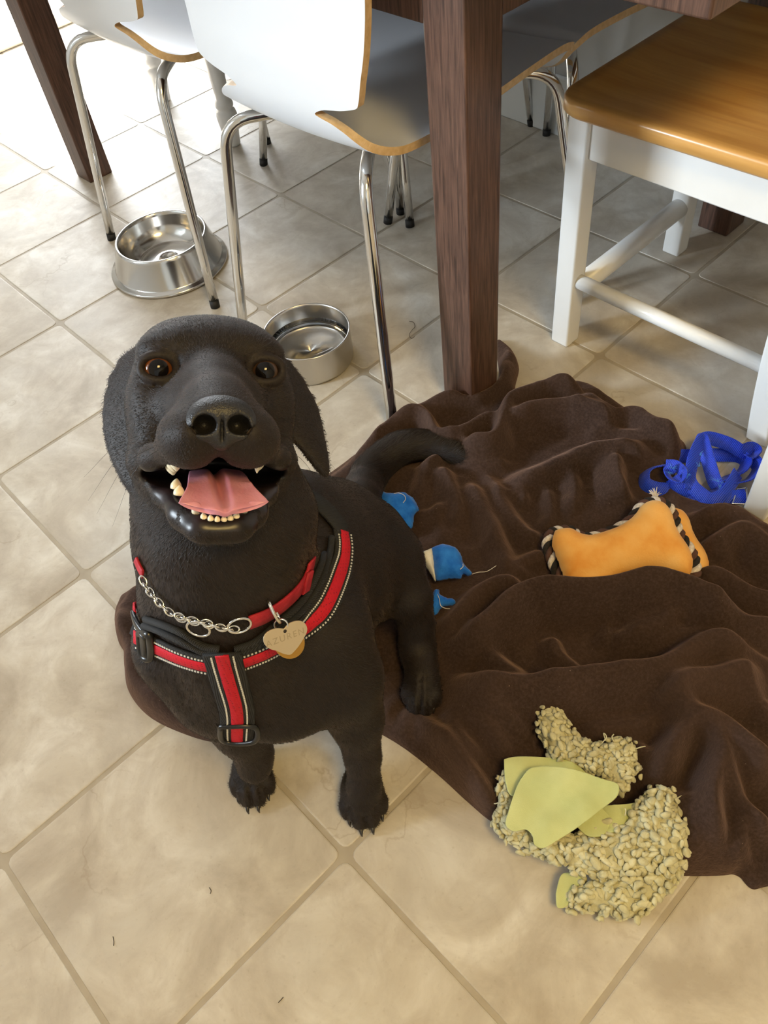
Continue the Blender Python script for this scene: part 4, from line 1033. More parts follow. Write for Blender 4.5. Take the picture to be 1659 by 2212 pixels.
def build_blanket():
    st = 0.0042; lo, hi = OUT.min(0) - 0.01, OUT.max(0) + 0.01; hi[0] = min(hi[0], 0.62)
    xs = np.arange(lo[0], hi[0], st); ys = np.arange(lo[1], hi[1], st); nx, ny = len(xs), len(ys)
    P = np.stack(np.meshgrid(xs, ys, indexing='ij'), -1).reshape(-1, 2)
    ins = inside(P, OUT); d, near = poly_dist(P, OUT); sd = np.where(ins, d, -d)
    I = ins.reshape(nx, ny)
    cell = I[:-1, :-1] | I[1:, :-1] | I[:-1, 1:] | I[1:, 1:]
    ci = np.argwhere(cell); idx = lambda i, j: i * ny + j
    Fq = np.stack([idx(ci[:, 0], ci[:, 1]), idx(ci[:, 0] + 1, ci[:, 1]), idx(ci[:, 0] + 1, ci[:, 1] + 1), idx(ci[:, 0], ci[:, 1] + 1)], 1)
    used = np.unique(Fq); mp = np.full(len(P), -1); mp[used] = np.arange(len(used)); Fq = mp[Fq]
    Q = P[used].copy(); s_ = sd[used]; o = s_ < 0; Q[o] = near[used][o]
    z, sh = blanket_height(Q)
    base = 0.0085 + 0.0035 * nz2(Q, 9.0, 2.0) + 0.0022 * nz2(Q, 23.0, 5.0)
    zz = np.maximum(base, 0.004) + z * (1 + 0.14 * nz2(Q, 17.0, 8.0))
    wx = np.c_[Q[:, 0] + 0.05 * nz2(Q, 6.0, 11.0), Q[:, 1] + 0.05 * nz2(Q, 6.0, 12.0)]
    rid = (1 - np.abs(nz2(wx, 8.5, 3.3))) ** 5 * 0.011 + (1 - np.abs(nz2(wx, 19.0, 7.3))) ** 5 * 0.0035
    flat = 1 - np.exp(-(((Q - PRESS[0][0]) ** 2).sum(1)) / 0.05 ** 2)
    zz = zz + rid * flat
    e = np.clip(np.where(o, 0, s_) / (0.008 + 0.35 * zz), 0, 1); zz = 0.0012 + (zz - 0.0012) * np.sqrt(np.clip(1 - (1 - e) ** 2, 0, 1))
    # soften, then add the fine crinkle of the pile
    V = np.c_[Q, zz]; m = (s_ > 0.006).astype(float)
    V = relax(V, Fq, 2, 0.5, m)
    V[:, 2] = np.maximum(V[:, 2], 0.0012)
    return V, Fq
BV, BQ = build_blanket()
from mathutils.bvhtree import BVHTree
BTREE = BVHTree.FromPolygons([tuple(v) for v in BV], [tuple(int(i) for i in f) for f in BQ])
def cloth_z(x, y):
    h = BTREE.ray_cast(Vector((x, y, 1.0)), Vector((0, 0, -1))); return h[0].z if h[0] else 0.0
def m_fleece():
    n = NT('brown_fleece'); p = n.coord('Object')
    g = n.noise(p, 260, 3, 0.65); cr = n.noise(p, 85, 3, 0.6); big = n.noise(p, 7, 3)
    c = n.ramp(big, [(0.30, rgb(46, 35, 30)), (0.7, rgb(62, 48, 42))])
    c = n.mix(n.ramp(g, [(0.40, (0, 0, 0)), (0.8, (0.5,) * 3)]), c, rgb(88, 70, 63))
    lint = n.noise(p, 420, 1); c = n.mix(n.ramp(lint, [(0.80, (0, 0, 0)), (0.83, (0.6,) * 3)]), c, rgb(170, 150, 135))
    n.col(c); n.set(Roughness=0.95, Specular_IOR_Level=0.08, Sheen_Weight=0.38, Sheen_Roughness=0.5, Sheen_Tint=rgb(200, 165, 150))
    h = n.math('ADD', n.math('MULTIPLY', g, 0.55), cr); n.bump(h, 0.55, 0.0028); return n.m
MAT['fleece'] = m_fleece()
bl = mk('blanket', BV, BQ, MAT['fleece'], None, True)
sb = bl.modifiers.new('sub', 'SUBSURF'); sb.levels = 1; sb.render_levels = 1
tag(bl, 'crumpled dark brown fleece blanket spread on the floor under the dog', 'blanket')

# ------------------------------------------------------------------ plush bone with rope trim
def on_plane(pts, o, n): 
    out = []
    for x, y in pts:
        d = ray(x, y); out.append(CAM + d * (((o - CAM) @ n) / (d @ n)))
    return np.array(out)
def inflate(ol3, n, h, rings=9, noise_a=0.0, power=0.5):
    """cushion over a closed outline of 3D points lying in a plane with normal n"""
    c = ol3.mean(0); e1 = ol3[0] - c; e1 -= n * (e1 @ n); e1 /= np.linalg.norm(e1); e2 = np.cross(n, e1)
    q = np.c_[(ol3 - c) @ e1, (ol3 - c) @ e2]
    lo, hi = q.min(0), q.max(0); st = (hi - lo).max() / 44
    xs = np.arange(lo[0] - st, hi[0] + 2 * st, st); ys = np.arange(lo[1] - st, hi[1] + 2 * st, st); ny = len(ys)
    P = np.stack(np.meshgrid(xs, ys, indexing='ij'), -1).reshape(-1, 2)
    ins = inside(P, q); d, near = poly_dist(P, q); I = ins.reshape(len(xs), ny)
    cell = np.argwhere(I[:-1, :-1] | I[1:, :-1] | I[:-1, 1:] | I[1:, 1:])
    F4 = np.stack([cell[:, 0] * ny + cell[:, 1], (cell[:, 0] + 1) * ny + cell[:, 1], (cell[:, 0] + 1) * ny + cell[:, 1] + 1, cell[:, 0] * ny + cell[:, 1] + 1], 1)
    us = np.unique(F4); mp = np.full(len(P), -1); mp[us] = np.arange(len(us)); F4 = mp[F4]; Q = P[us]; o = ~ins[us]; Q[o] = near[us][o]; dd = np.where(o, 0, d[us])
    dm = dd.max(); t = np.clip(dd / (dm * 0.8), 0, 1); hh = h * (1 - (1 - t) ** 2) ** power
    if noise_a: hh = hh * (1 + noise_a * nz2(Q, 38.0, 3.0))
    W = c + Q[:, :1] * e1 + Q[:, 1:] * e2
    V = np.vstack([W + n * hh[:, None], W - n * hh[:, None]]); N_ = len(Q)
    Fs = np.vstack([F4, F4[:, ::-1] + N_])
    V2 = relax(V, Fs, 2)
    return V2, Fs, o
def build_bone():
    zc_ = 0.058; o = atz(1345, 1180, zc_); up = np.array([0, 0, 1.0]); tc = CAM - o; tc /= np.linalg.norm(tc); n = up * 0.62 + tc * 0.55; n /= np.linalg.norm(n)
    px = [(1196, 1150), (1211, 1145), (1235, 1144), (1252, 1154), (1275, 1159), (1302, 1152), (1336, 1140), (1366, 1120), (1383, 1097), (1400, 1086), (1420, 1084), (1437, 1092), (1450, 1110), (1457, 1134), (1467, 1157),
          (1484, 1181), (1494, 1204), (1497, 1228), (1491, 1245), (1474, 1252), (1450, 1247), (1430, 1238), (1403, 1233), (1370, 1238), (1336, 1252), (1315, 1270), (1296, 1292), (1262, 1300), (1232, 1290), (1222, 1268), (1208, 1225), (1198, 1200), (1190, 1175)]
    ol = on_plane(smooth_path(np.array([(a, b, 0) for a, b in px + px[:1]]), 90)[:-1, :2], o, n)
    r = thing('bone_toy', 'orange plush bone toy with striped rope trim lying on the blanket', 'dog toy', tuple(o))
    V, Fs, _ = inflate(ol, n, 0.021, noise_a=0.14)
    nm = NT('orange_plush'); p = nm.coord('Object'); nm.col(nm.ramp(nm.noise(p, 24, 4), [(0.3, rgb(222, 150, 66)), (0.5, rgb(232, 172, 92)), (0.72, rgb(240, 190, 116))])); nm.set(Roughness=0.9, Specular_IOR_Level=0.1, Sheen_Weight=0.35, Sheen_Roughness=0.4); nm.bump(nm.noise(p, 420, 3), 0.3, 0.0015)
    mk('bone_front', V + n * 0.006, Fs, nm.m, r, True, o)
    # second cushion behind, showing at the right end
    ob = ol.mean(0) + (ol - ol.mean(0)) * 0.93 + C_R * 0.034 - n * 0.026 - C_D * 0.006
    V, Fs, _ = inflate(ob, n, 0.017, noise_a=0.2); mk('bone_back', V, Fs, nm.m, r, True, o)
    # three strand rope along the seam between them
    c = ol.mean(0); rp = c + (ol - c) * 1.045 - n * 0.011
    rp = np.vstack([rp, rp[:1]]); sel = smooth_path(rp, 520)[:-1]; nn = len(sel)
    t = np.roll(sel, -1, 0) - np.roll(sel, 1, 0); t /= np.linalg.norm(t, axis=1)[:, None]; A = np.cross(t, n); A /= np.linalg.norm(A, axis=1)[:, None]; B = np.cross(t, A)
    for k, (nm_, cc) in enumerate((('rope_strand_white', rgb(222, 212, 202)), ('rope_strand_black', rgb(30, 27, 27)), ('rope_strand_brown', rgb(86, 58, 50)))):
        ph = np.linspace(0, 2 * PI * 19, nn, endpoint=False) + k * 2 * PI / 3
        path = sel + (A * np.cos(ph)[:, None] + B * np.sin(ph)[:, None]) * 0.0046
        m = NT(nm_); q = m.coord('Object'); m.col(m.mix(m.ramp(m.noise(q, 300, 2), [(0.4, (0, 0, 0)), (0.7, (0.35,) * 3)]), cc, rgb(60, 50, 46))); m.set(Roughness=0.9); m.bump(m.noise(q, 700, 2), 0.4, 0.001)
        tube('rope_strand', path, 0.0048, m.m, r, 8, o, closed=True)
    # frayed rope end at the top
    e = atz(1415, 1074, 0.062); fm = plain('cotton_thread', rgb(216, 206, 196), 0.9); g = []
    for i in range(16):
        a = random.uniform(-1, 1); b = random.uniform(-0.4, 1)
        tipp = e + C_R * a * 0.010 - C_D * (0.008 + 0.006 * b) + n * 0.004 * b
        g.append(tube_geo(smooth_path([e + C_R * a * 0.003, (e + tipp) / 2 + n * 0.003, tipp], 6), np.linspace(0.0009, 0.0004, 6), 5))
    v, f = merge(g); mk('frayed_end', v, f, fm, r, True, o)
    # sewn label: white flap over a purple woven ribbon with a pale stitched line
    q = on_plane([(1358, 1243), (1395, 1236), (1399, 1242), (1374, 1251)], o + n * 0.020, n); mk('fabric_label', np.vstack([q, q - n * 0.0008]), [(0, 1, 2, 3), (7, 6, 5, 4), (0, 4, 5, 1), (1, 5, 6, 2), (2, 6, 7, 3), (3, 7, 4, 0)], plain('label_purple', rgb(96, 52, 92), 0.7), r, False, o)
    q = on_plane([(1358, 1242), (1381, 1232), (1387, 1234), (1383, 1239), (1366, 1243)], o + n * 0.0215, n); mk('label_flap', np.vstack([q, q - n * 0.0008]), [(0, 1, 2, 3, 4), (9, 8, 7, 6, 5)] + [(i, i + 5, (i + 1) % 5 + 5, (i + 1) % 5) for i in range(5)], plain('label_white', rgb(226, 212, 200), 0.7), r, False, o)
    sq = on_plane([(1372 + 1.1 * i, 1244.5 - 0.22 * i + (1.1 if i % 2 else -0.9)) for i in range(20)], o + n * 0.0212, n); tube('label_stitching', smooth_path(sq, 60), 0.00022, plain('label_thread', rgb(226, 214, 220), 0.7), r, 5, o)
build_bone()

# ------------------------------------------------------------------ blue nylon leash in a heap
def build_leash():
    c0 = atz(1520, 1020, 0.0); r = thing('nylon_leash', 'bright blue nylon leash lying in a tangled heap beside the blanket', 'leash', tuple(c0))
    n = NT('blue_webbing'); uvw = n.coord('Object'); wv = n.n('ShaderNodeTexWave'); wv.inputs['Scale'].default_value = 140; wv.inputs['Distortion'].default_value = 0.6; n.l(uvw, wv.inputs['Vector'])
    n.col(n.ramp(wv.outputs[1], [(0.15, rgb(12, 40, 172)), (0.6, rgb(16, 58, 206)), (1.0, rgb(26, 78, 224))])); n.set(Roughness=0.5, Specular_IOR_Level=0.4, Sheen_Weight=0.2); n.bump(wv.outputs[1], 0.5, 0.001)
    W = 0.0215
    def strap(pts, tilt=0.0, wd=W, nm='strap'):
        """pts (px, py, height of the strap's middle); the strap stands on its edge, tilt lays it over"""
        p = np.array([atz(a, b, z) for a, b, z in pts]); p = smooth_path(p, 14 * len(p))
        t = np.gradient(p, axis=0); t /= np.linalg.norm(t, axis=1)[:, None]
        side = np.cross(t, np.array([0, 0, 1.0])); side /= np.linalg.norm(side, axis=1)[:, None] + 1e-9
        tl = np.interp(np.linspace(0, 1, len(p)), np.linspace(0, 1, len(np.atleast_1d(tilt))), np.atleast_1d(tilt))[:, None]
        nrm = side * np.cos(tl) + np.array([0, 0, 1.0]) * np.sin(tl)
        return ribbon(nm, p, nrm, wd, 0.0018, n.m, r, c0)
    strap([(1410, 992, .022), (1440, 985, .020), (1486, 985, .018), (1540, 983, .016), (1590, 984, .016), (1611, 996, .016), (1603, 1016, .016), (1575, 1030, .016), (1548, 1040, .018)], [0.9, 0.8, 0.7, 0.8, 0.9])
    strap([(1489, 1058, .022), (1492, 1020, .034), (1498, 992, .042), (1510, 962, .044), (1522, 948, .042), (1540, 948, .040), (1576, 960, .034), (1602, 975, .026), (1624, 976, .020)], [1.0, 1.0, 0.8, 0.9, 0.9])
    strap([(1512, 956, .040), (1517, 950, .042), (1523, 972, .038), (1533, 1006, .030), (1543, 1038, .022), (1552, 1054, .016), (1540, 1064, .014)], [0.8, 0.9, 1.0, 1.0])
    strap([(1487, 1020, .030), (1492, 1046, .026), (1512, 1066, .020), (1536, 1079, .016), (1563, 1068, .018), (1581, 1044, .022), (1594, 1022, .022)], [0.9, 0.9, 0.8, 0.8, 0.8])
    strap([(1442, 1064, .014), (1486, 1073, .011), (1522, 1083, .010), (1552, 1084, .010), (1585, 1074, .010), (1612, 1071, .010)], [0.9, 0.9, 0.8, 1.2])
    strap([(1434, 1003, .026), (1408, 1010, .026), (1393, 1024, .024), (1394, 1044, .022), (1416, 1055, .020), (1444, 1058, .018)], [0.9, 0.7, 0.7, 0.9])
    strap([(1438, 1004, .034), (1460, 1006, .036), (1476, 1023, .036), (1467, 1041, .032), (1449, 1034, .032), (1441, 1019, .034), (1456, 1010, .040)], [0.7, 0.6, 0.9, 0.6], 0.017, 'knot')
    strap([(1452, 1032, .030), (1462, 1046, .026), (1478, 1056, .022), (1494, 1062, .018)], [0.9, 0.6])
    strap([(1600, 975, .024), (1622, 966, .024), (1634, 975, .020), (1622, 988, .022), (1608, 982, .026)], [1.1, 0.9, 0.8], 0.018, 'knot')
    strap([(1627, 992, .018), (1637, 1010, .016), (1620, 1034, .014), (1594, 1042, .014), (1566, 1044, .014)], [0.8, 0.7, 0.8])
    # square wire buckle on the lower strap
    for dx in (0, 1):
        q = np.array([atz(a, b, 0.011) for a, b in ((1592, 1056), (1612, 1054), (1614, 1089), (1582, 1088))])
    q = np.vstack([q, q[:1]]); tube('wire_buckle', smooth_path(np.vstack([np.linspace(q[i], q[i + 1], 6)[:-1] for i in range(4)]), 60), 0.0013, MAT['chrome'], r, 8, c0, closed=True)
    # chewed fibres
    lb = plain('frayed_nylon', rgb(70, 130, 200), 0.8); g = []
    for a, b, z in ((1512, 984, .048), (1509, 1008, .046), (1486, 1026, .04), (1444, 1022, .044), (1549, 1040, .036), (1554, 1052, .03), (1452, 1012, .046)):
        e = atz(a, b, z)
        for k in range(9):
            d = np.array([random.gauss(0, 1), random.gauss(0, 1), abs(random.gauss(0, 0.8))]) * 0.0042
            g.append(tube_geo(smooth_path([e, e + d * 0.6 + np.array([0, 0, 0.001]), e + d], 5), np.linspace(0.0004, 0.0002, 5), 4))
    v, f = merge(g); o = mk('frayed_fibres', v, f, lb, r, True, c0); o['kind'] = 'stuff'
build_leash()

# ------------------------------------------------------------------ torn blue plush scraps
def m_plush(name, a, b):
    n = NT(name); p = n.coord('Object'); n.col(n.ramp(n.noise(p, 60, 4), [(0.3, a), (0.7, b)])); n.set(Roughness=0.9, Specular_IOR_Level=0.1, Sheen_Weight=0.3, Sheen_Roughness=0.4); n.bump(n.noise(p, 520, 3), 0.5, 0.0015); return n.m
MB_ = m_plush('blue_plush', rgb(24, 92, 190), rgb(52, 128, 222)); MW_ = m_plush('cream_plush', rgb(206, 204, 196), rgb(226, 222, 210))
def thread(pts, parent, off, rad=0.0005):
    tube('loose_thread', smooth_path(np.array([atz(a, b, z) for a, b, z in pts]), 40), rad, plain('loose_thread', rgb(214, 208, 200), 0.8), parent, 6, off)
def scrap(label, pieces, threads):
    c = atz(*pieces[0][0][0], 0.0); c = np.array([c[0], c[1], 0.0]); r = thing('plush_scrap', label, 'dog toy', tuple(c), 0, 'torn blue plush pieces')
    for px, z, h, mat, nm in pieces:
        oo = atz(np.mean([p[0] for p in px]), np.mean([p[1] for p in px]), z); n = np.array([0, 0, 1.0]) * 0.7 + (CAM - oo) / np.linalg.norm(CAM - oo) * 0.5; n /= np.linalg.norm(n)
        rp = smooth_path(np.array([(a, b, 0) for a, b in list(px) + [px[0]]]), 70)[:-1, :2]
        rp = rp + np.array([[random.uniform(-0.9, 0.9), random.uniform(-0.9, 0.9)] for _ in rp])
        V, Fs, _ = inflate(on_plane(rp, oo, n), n, h, noise_a=0.35); mk(nm, V, Fs, mat, r, True, c)
    for t_ in threads: thread(t_, r, c)
scrap('torn blue plush scrap half hidden behind the dog\'s back, nearest the tail',
      [([(820, 1060), (845, 1066), (872, 1064), (893, 1080), (903, 1100), (896, 1112), (890, 1140), (870, 1160), (835, 1140), (815, 1100)], 0.035, 0.016, MB_, 'plush_piece'), ([(872, 1066), (892, 1076), (904, 1096), (902, 1106), (886, 1112), (874, 1094)], 0.030, 0.006, MB_, 'torn_flap')],
      [[(851, 1066, .058), (862, 1065, .06), (873, 1070, .058), (876, 1078, .056), (871, 1086, .054)]])
scrap('torn blue plush scrap with a cream band beside the dog\'s thigh',
      [([(930, 1186), (950, 1177), (966, 1177), (984, 1184), (997, 1200), (1003, 1220), (1020, 1238), (1012, 1244), (998, 1240), (996, 1250), (970, 1250), (942, 1254), (935, 1220)], 0.042, 0.015, MB_, 'plush_piece'),
       ([(908, 1196), (922, 1190), (936, 1188), (941, 1220), (942, 1256), (930, 1240), (914, 1214)], 0.040, 0.013, MW_, 'cream_band'), ([(888, 1172), (904, 1180), (918, 1194), (910, 1200), (892, 1188)], 0.042, 0.007, MB_, 'torn_flap')],
      [[(1020, 1240, .05), (1034, 1236, .046), (1052, 1234, .040), (1072, 1222, .036)], [(1000, 1218, .060), (1000, 1224, .060), (994, 1230, .059)]])
scrap('small torn blue plush scrap next to the dog\'s hind knee',
      [([(938, 1274), (949, 1274), (950, 1284), (965, 1292), (980, 1294), (984, 1304), (976, 1308), (956, 1312), (944, 1326), (936, 1328), (930, 1310), (932, 1290)], 0.034, 0.009, MB_, 'plush_piece')],
      [[(945, 1284, .046), (949, 1294, .047), (952, 1308, .046), (962, 1314, .042), (972, 1315, .038)]])

# ------------------------------------------------------------------ shredded green fleece toy
def build_green():
    c0 = atz(1280, 1760, 0.0); r = thing('fleece_toy', 'shredded pale green sherpa toy skin lying half on the floor', 'dog toy', tuple(c0))
    ms = NT('green_sherpa'); p = ms.coord('Object'); ms.col(ms.ramp(ms.noise(p, 70, 4), [(0.3, rgb(178, 172, 136)), (0.55, rgb(200, 195, 158)), (0.75, rgb(214, 210, 176))])); ms.set(Roughness=0.95, Specular_IOR_Level=0.08, Sheen_Weight=0.2); ms.bump(ms.noise(p, 600, 3), 0.5, 0.0012)
    ml = NT('green_lining'); p = ml.coord('Object'); ml.col(ml.ramp(ml.noise(p, 20, 4), [(0.3, rgb(178, 184, 124)), (0.7, rgb(200, 205, 146))])); ml.set(Roughness=0.85, Specular_IOR_Level=0.15, Sheen_Weight=0.15); ml.bump(ml.noise(p, 900, 2), 0.25, 0.0008)
    ico = bmesh.new(); bmesh.ops.create_icosphere(ico, subdivisions=2, radius=1.0); iv = np.array([v.co[:] for v in ico.verts]); fi = [tuple(v.index for v in f.verts) for f in ico.faces]; ico.free()
    rng = np.random.default_rng(11)
    def pad(name, px, z, h, tilt, tuft, dens=1.0, smooth_top=None):
        oo = atz(np.mean([q[0] for q in px]), np.mean([q[1] for q in px]), z); tc = (CAM - oo) / np.linalg.norm(CAM - oo)
        n = np.array([0, 0, 1.0]) * (1 - tilt) + tc * tilt; n /= np.linalg.norm(n)
        ol = on_plane(smooth_path(np.array([(a, b, 0) for a, b in list(px) + [px[0]]]), 80)[:-1, :2], oo, n)
        V, Fs, _ = inflate(ol, n, h, noise_a=0.2); V[:, 2] = np.maximum(V[:, 2], 0.0015)
        o = mk(name, V, Fs, ms.m, r, True, c0)
        # curly tufts over the whole pile side
        fc_ = V[Fs].mean(1); nr = np.cross(V[Fs[:, 2]] - V[Fs[:, 0]], V[Fs[:, 3]] - V[Fs[:, 1]]); a = np.linalg.norm(nr, axis=1); nr /= a[:, None] + 1e-12
        ok = (nr @ tc) > -0.25; w_ = a * ok; N = int(dens * w_.sum() / 2 / (tuft * tuft * 0.62))
        ids = rng.choice(len(Fs), N * 3, p=w_ / w_.sum()); pts, keep = V[Fs[ids]].mean(1) + rng.normal(0, tuft * 0.35, (N * 3, 3)), []
        for i in range(len(ids)):
            if all(np.sum((pts[i] - pts[j]) ** 2) > (tuft * 0.62) ** 2 for j in keep[-500:]): keep.append(i)
            if len(keep) >= N: break
        gv = []; gf = []; b = 0
        for i in keep:
            nn = nr[ids[i]]; t1 = np.cross(nn, rng.normal(0, 1, 3)); t1 /= np.linalg.norm(t1); t2 = np.cross(nn, t1)
            s = tuft * rng.uniform(0.46, 0.70); el = rng.uniform(0.9, 1.5); q = iv.copy()
            q = q * (1 + 0.25 * np.sin(q @ rng.normal(0, 2.2, 3) + rng.uniform(0, 6)))[:, None]
            # comma shaped curl
            loc_ = q[:, 0:1] * t1 * s * el + q[:, 1:2] * t2 * s * 0.8 + (q[:, 2:3] * 0.72 + 0.25 * q[:, 0:1] ** 2) * nn * s
            gv.append(pts[i] + nn * s * 0.30 + loc_); gf += [tuple(k + b for k in f) for f in fi]; b += len(iv)
        gv = np.vstack(gv); gv[:, 2] = np.maximum(gv[:, 2], 0.0008)
        t = mk('sherpa_tufts', gv, gf, ms.m, o, True); t['kind'] = 'stuff'
        t.data.transform(Matrix.Translation(-Vector(c0)))
        return o
    pad('sherpa_arm', [(1166, 1536), (1176, 1522), (1196, 1524), (1214, 1546), (1228, 1570), (1246, 1600), (1270, 1606), (1300, 1606), (1330, 1600), (1358, 1602), (1374, 1622), (1374, 1656), (1372, 1680), (1346, 1710), (1318, 1690), (1280, 1668), (1240, 1650), (1200, 1640), (1180, 1600), (1164, 1566)], 0.045, 0.017, 0.25, 0.0068)
    pad('sherpa_base', [(1440, 1850), (1472, 1850), (1470, 1890), (1440, 1930), (1400, 1962), (1360, 1985), (1310, 1972), (1262, 1962), (1232, 1958), (1236, 1930), (1290, 1900), (1380, 1868)], 0.020, 0.017, 0.15, 0.0076)
    pad('sherpa_side', [(1104, 1650), (1120, 1700), (1118, 1770), (1170, 1800), (1240, 1815), (1200, 1850), (1130, 1830), (1086, 1800), (1074, 1770), (1080, 1730), (1082, 1690)], 0.030, 0.014, 0.15, 0.0066)
    pad('sherpa_body', [(1390, 1722), (1420, 1704), (1450, 1718), (1470, 1756), (1482, 1800), (1478, 1850), (1460, 1880), (1420, 1892), (1360, 1898), (1300, 1894), (1236, 1876), (1180, 1845), (1150, 1826), (1200, 1810), (1260, 1806), (1310, 1796), (1350, 1780), (1372, 1750)], 0.040, 0.020, 0.2, 0.0078)
    def sheet(px, zfun, wob=0.004, nm='lining_flap'):
        """thin cloth: outline in pixels, height at each pixel from zfun"""
        rp = smooth_path(np.array([(a, b, 0) for a, b in list(px) + [px[0]]]), 90)[:-1, :2]
        lo, hi = rp.min(0), rp.max(0); st = 4.2; xs = np.arange(lo[0] - st, hi[0] + 2 * st, st); ys = np.arange(lo[1] - st, hi[1] + 2 * st, st); ny = len(ys)
        P = np.stack(np.meshgrid(xs, ys, indexing='ij'), -1).reshape(-1, 2); ins = inside(P, rp); d, near = poly_dist_big(P, rp); I = ins.reshape(len(xs), ny)
        cell = np.argwhere(I[:-1, :-1] | I[1:, :-1] | I[:-1, 1:] | I[1:, 1:]); F4 = np.stack([cell[:, 0] * ny + cell[:, 1], (cell[:, 0] + 1) * ny + cell[:, 1], (cell[:, 0] + 1) * ny + cell[:, 1] + 1, cell[:, 0] * ny + cell[:, 1] + 1], 1)
        us = np.unique(F4); mp = np.full(len(P), -1); mp[us] = np.arange(len(us)); F4 = mp[F4]; Q = P[us]; o_ = ~ins[us]; Q[o_] = near[us][o_]
        W_ = np.array([atz(a, b, zfun(a, b) + wob * mnoise.noise(Vector((a * 0.016, b * 0.016, 1.7)))) for a, b in Q])
        o = mk(nm, W_, F4, ml.m, r, True, c0); so_ = o.modifiers.new('thick', 'SOLIDIFY'); so_.thickness = 0.0022; so_.offset = 0; sb_ = o.modifiers.new('sub', 'SUBSURF'); sb_.levels = 1; sb_.render_levels = 1
    def poly_dist_big(P, poly):
        best = np.full(len(P), 1e9); near = np.zeros((len(P), 2))
        for i in range(len(poly)):
            a, b = poly[i], poly[(i + 1) % len(poly)]; d, t, s, q = seg_dist(P, a, b); k = d < best; best[k] = d[k]; near[k] = P[k] - q[k]
        return best, near
    sheet([(1088, 1640), (1120, 1634), (1180, 1636), (1230, 1644), (1264, 1668), (1270, 1690), (1180, 1700), (1110, 1720), (1092, 1690)], lambda a, b: 0.050 - 0.00002 * (a - 1180), 0.006)
    sheet([(1148, 1658), (1180, 1655), (1240, 1662), (1300, 1682), (1332, 1692), (1338, 1706), (1330, 1724), (1300, 1748), (1250, 1786), (1210, 1812), (1174, 1832), (1154, 1824), (1150, 1806), (1136, 1792), (1110, 1796), (1092, 1782), (1096, 1760), (1116, 1700), (1136, 1668)],
          lambda a, b: 0.070 + 0.00006 * (a - 1200) - 0.00005 * (b - 1740), 0.004)
    sheet([(1300, 1740), (1340, 1738), (1376, 1732), (1390, 1716), (1402, 1712), (1384, 1752), (1356, 1784), (1312, 1800), (1290, 1780)], lambda a, b: 0.046 + 0.010 * math.sin((a - 1290) * 0.05), 0.008)
    sheet([(1240, 1780), (1290, 1745), (1306, 1752), (1318, 1772), (1304, 1804), (1270, 1806)], lambda a, b: 0.056, 0.008)
    sheet([(1200, 1930), (1214, 1888), (1250, 1890), (1262, 1912), (1236, 1928), (1226, 1956), (1204, 1960)], lambda a, b: 0.026, 0.008)
    tm_ = plain('green_thread', rgb(206, 202, 170), 0.9)
    for pts in ([(1080, 1732, .035), (1070, 1736, .03), (1060, 1734, .024)], [(1372, 1618, .06), (1384, 1614, .062), (1394, 1612, .06)], [(1462, 1724, .05), (1476, 1718, .05), (1488, 1716, .048)], [(1478, 1822, .04), (1490, 1824, .036), (1502, 1828, .03), (1506, 1826, .028)],
                [(1300, 1606, .064), (1310, 1592, .07), (1304, 1584, .07), (1308, 1600, .066)], [(1326, 1602, .064), (1322, 1592, .068), (1326, 1586, .07)], [(1350, 1762, .06), (1352, 1752, .064), (1350, 1746, .066)], [(1078, 1788, .02), (1070, 1778, .02), (1074, 1792, .01)]):
        tube('loose_thread', smooth_path(np.array([atz(*q) for q in pts]), 20), 0.0007, tm_, r, 6, c0)
build_green()

# ------------------------------------------------------------------ harness and collar (fitted to the dog's body)
DT = BVHTree.FromPolygons([tuple(v) for v in PV], [tuple(int(i) for i in f) for f in PQ])
def on_dog(pts, lift=0.002, n=60, soft=3):
    """pixels along a strap -> points on the coat and outward normals"""
    q = smooth_path(np.array([(a, b, 0) for a, b in pts]), n)[:, :2]; P, N = [], []
    for a, b in q:
        d = ray(a, b); h = DT.ray_cast(Vector(CAM), Vector(d).normalized())
        if h[0] is None:
            h = DT.find_nearest(Vector(CAM + d * 0.85))
        nn = np.array(h[1]); nn = nn if nn @ (CAM - np.array(h[0])) > 0 else -nn
        P.append(np.array(h[0])); N.append(nn)
    P, N = np.array(P), np.array(N)
    for _ in range(soft):
        for A in (P, N): A[1:-1] = 0.25 * A[:-2] + 0.5 * A[1:-1] + 0.25 * A[2:]
    N /= np.linalg.norm(N, axis=1)[:, None]
    return P + N * lift, N
def wrap(P, N, cen, lift=0.002, n=40, drop=None):
    """closes a strap behind the body: points from the end of P round to its start, in the plane of both ends and cen"""
    a, b = P[-1] - cen, P[0] - cen; out, nr = [], []
    mid = -(a / np.linalg.norm(a) + b / np.linalg.norm(b)); mid /= np.linalg.norm(mid)
    ref = np.array([0, 0, 1.0]) * 0
    for i in range(1, n):
        t = i / n
        w0, w1, w2 = (1 - t) ** 2, 2 * t * (1 - t) * 1.5, t * t
        d = w0 * a / np.linalg.norm(a) + w1 * (drop if drop is not None else mid) + w2 * b / np.linalg.norm(b); d /= np.linalg.norm(d)
        h = DT.ray_cast(Vector(cen), Vector(d))
        if h[0] is None: continue
        nn = np.array(h[1]); nn = nn if nn @ d > 0 else -nn
        out.append(np.array(h[0]) + nn * lift); nr.append(nn)
    return np.array(out), np.array(nr)
hb = thing('dog_harness', 'red and black dog harness with reflective stitching worn on the chest', 'harness', tuple(D(500, 1420, 0.80)))
HB0 = np.array(hb.location)
m_web = NT('black_webbing'); q_ = m_web.coord('Object'); wv_ = m_web.n('ShaderNodeTexWave'); wv_.inputs['Scale'].default_value = 260; wv_.inputs['Distortion'].default_value = 0.4; m_web.l(q_, wv_.inputs['Vector'])
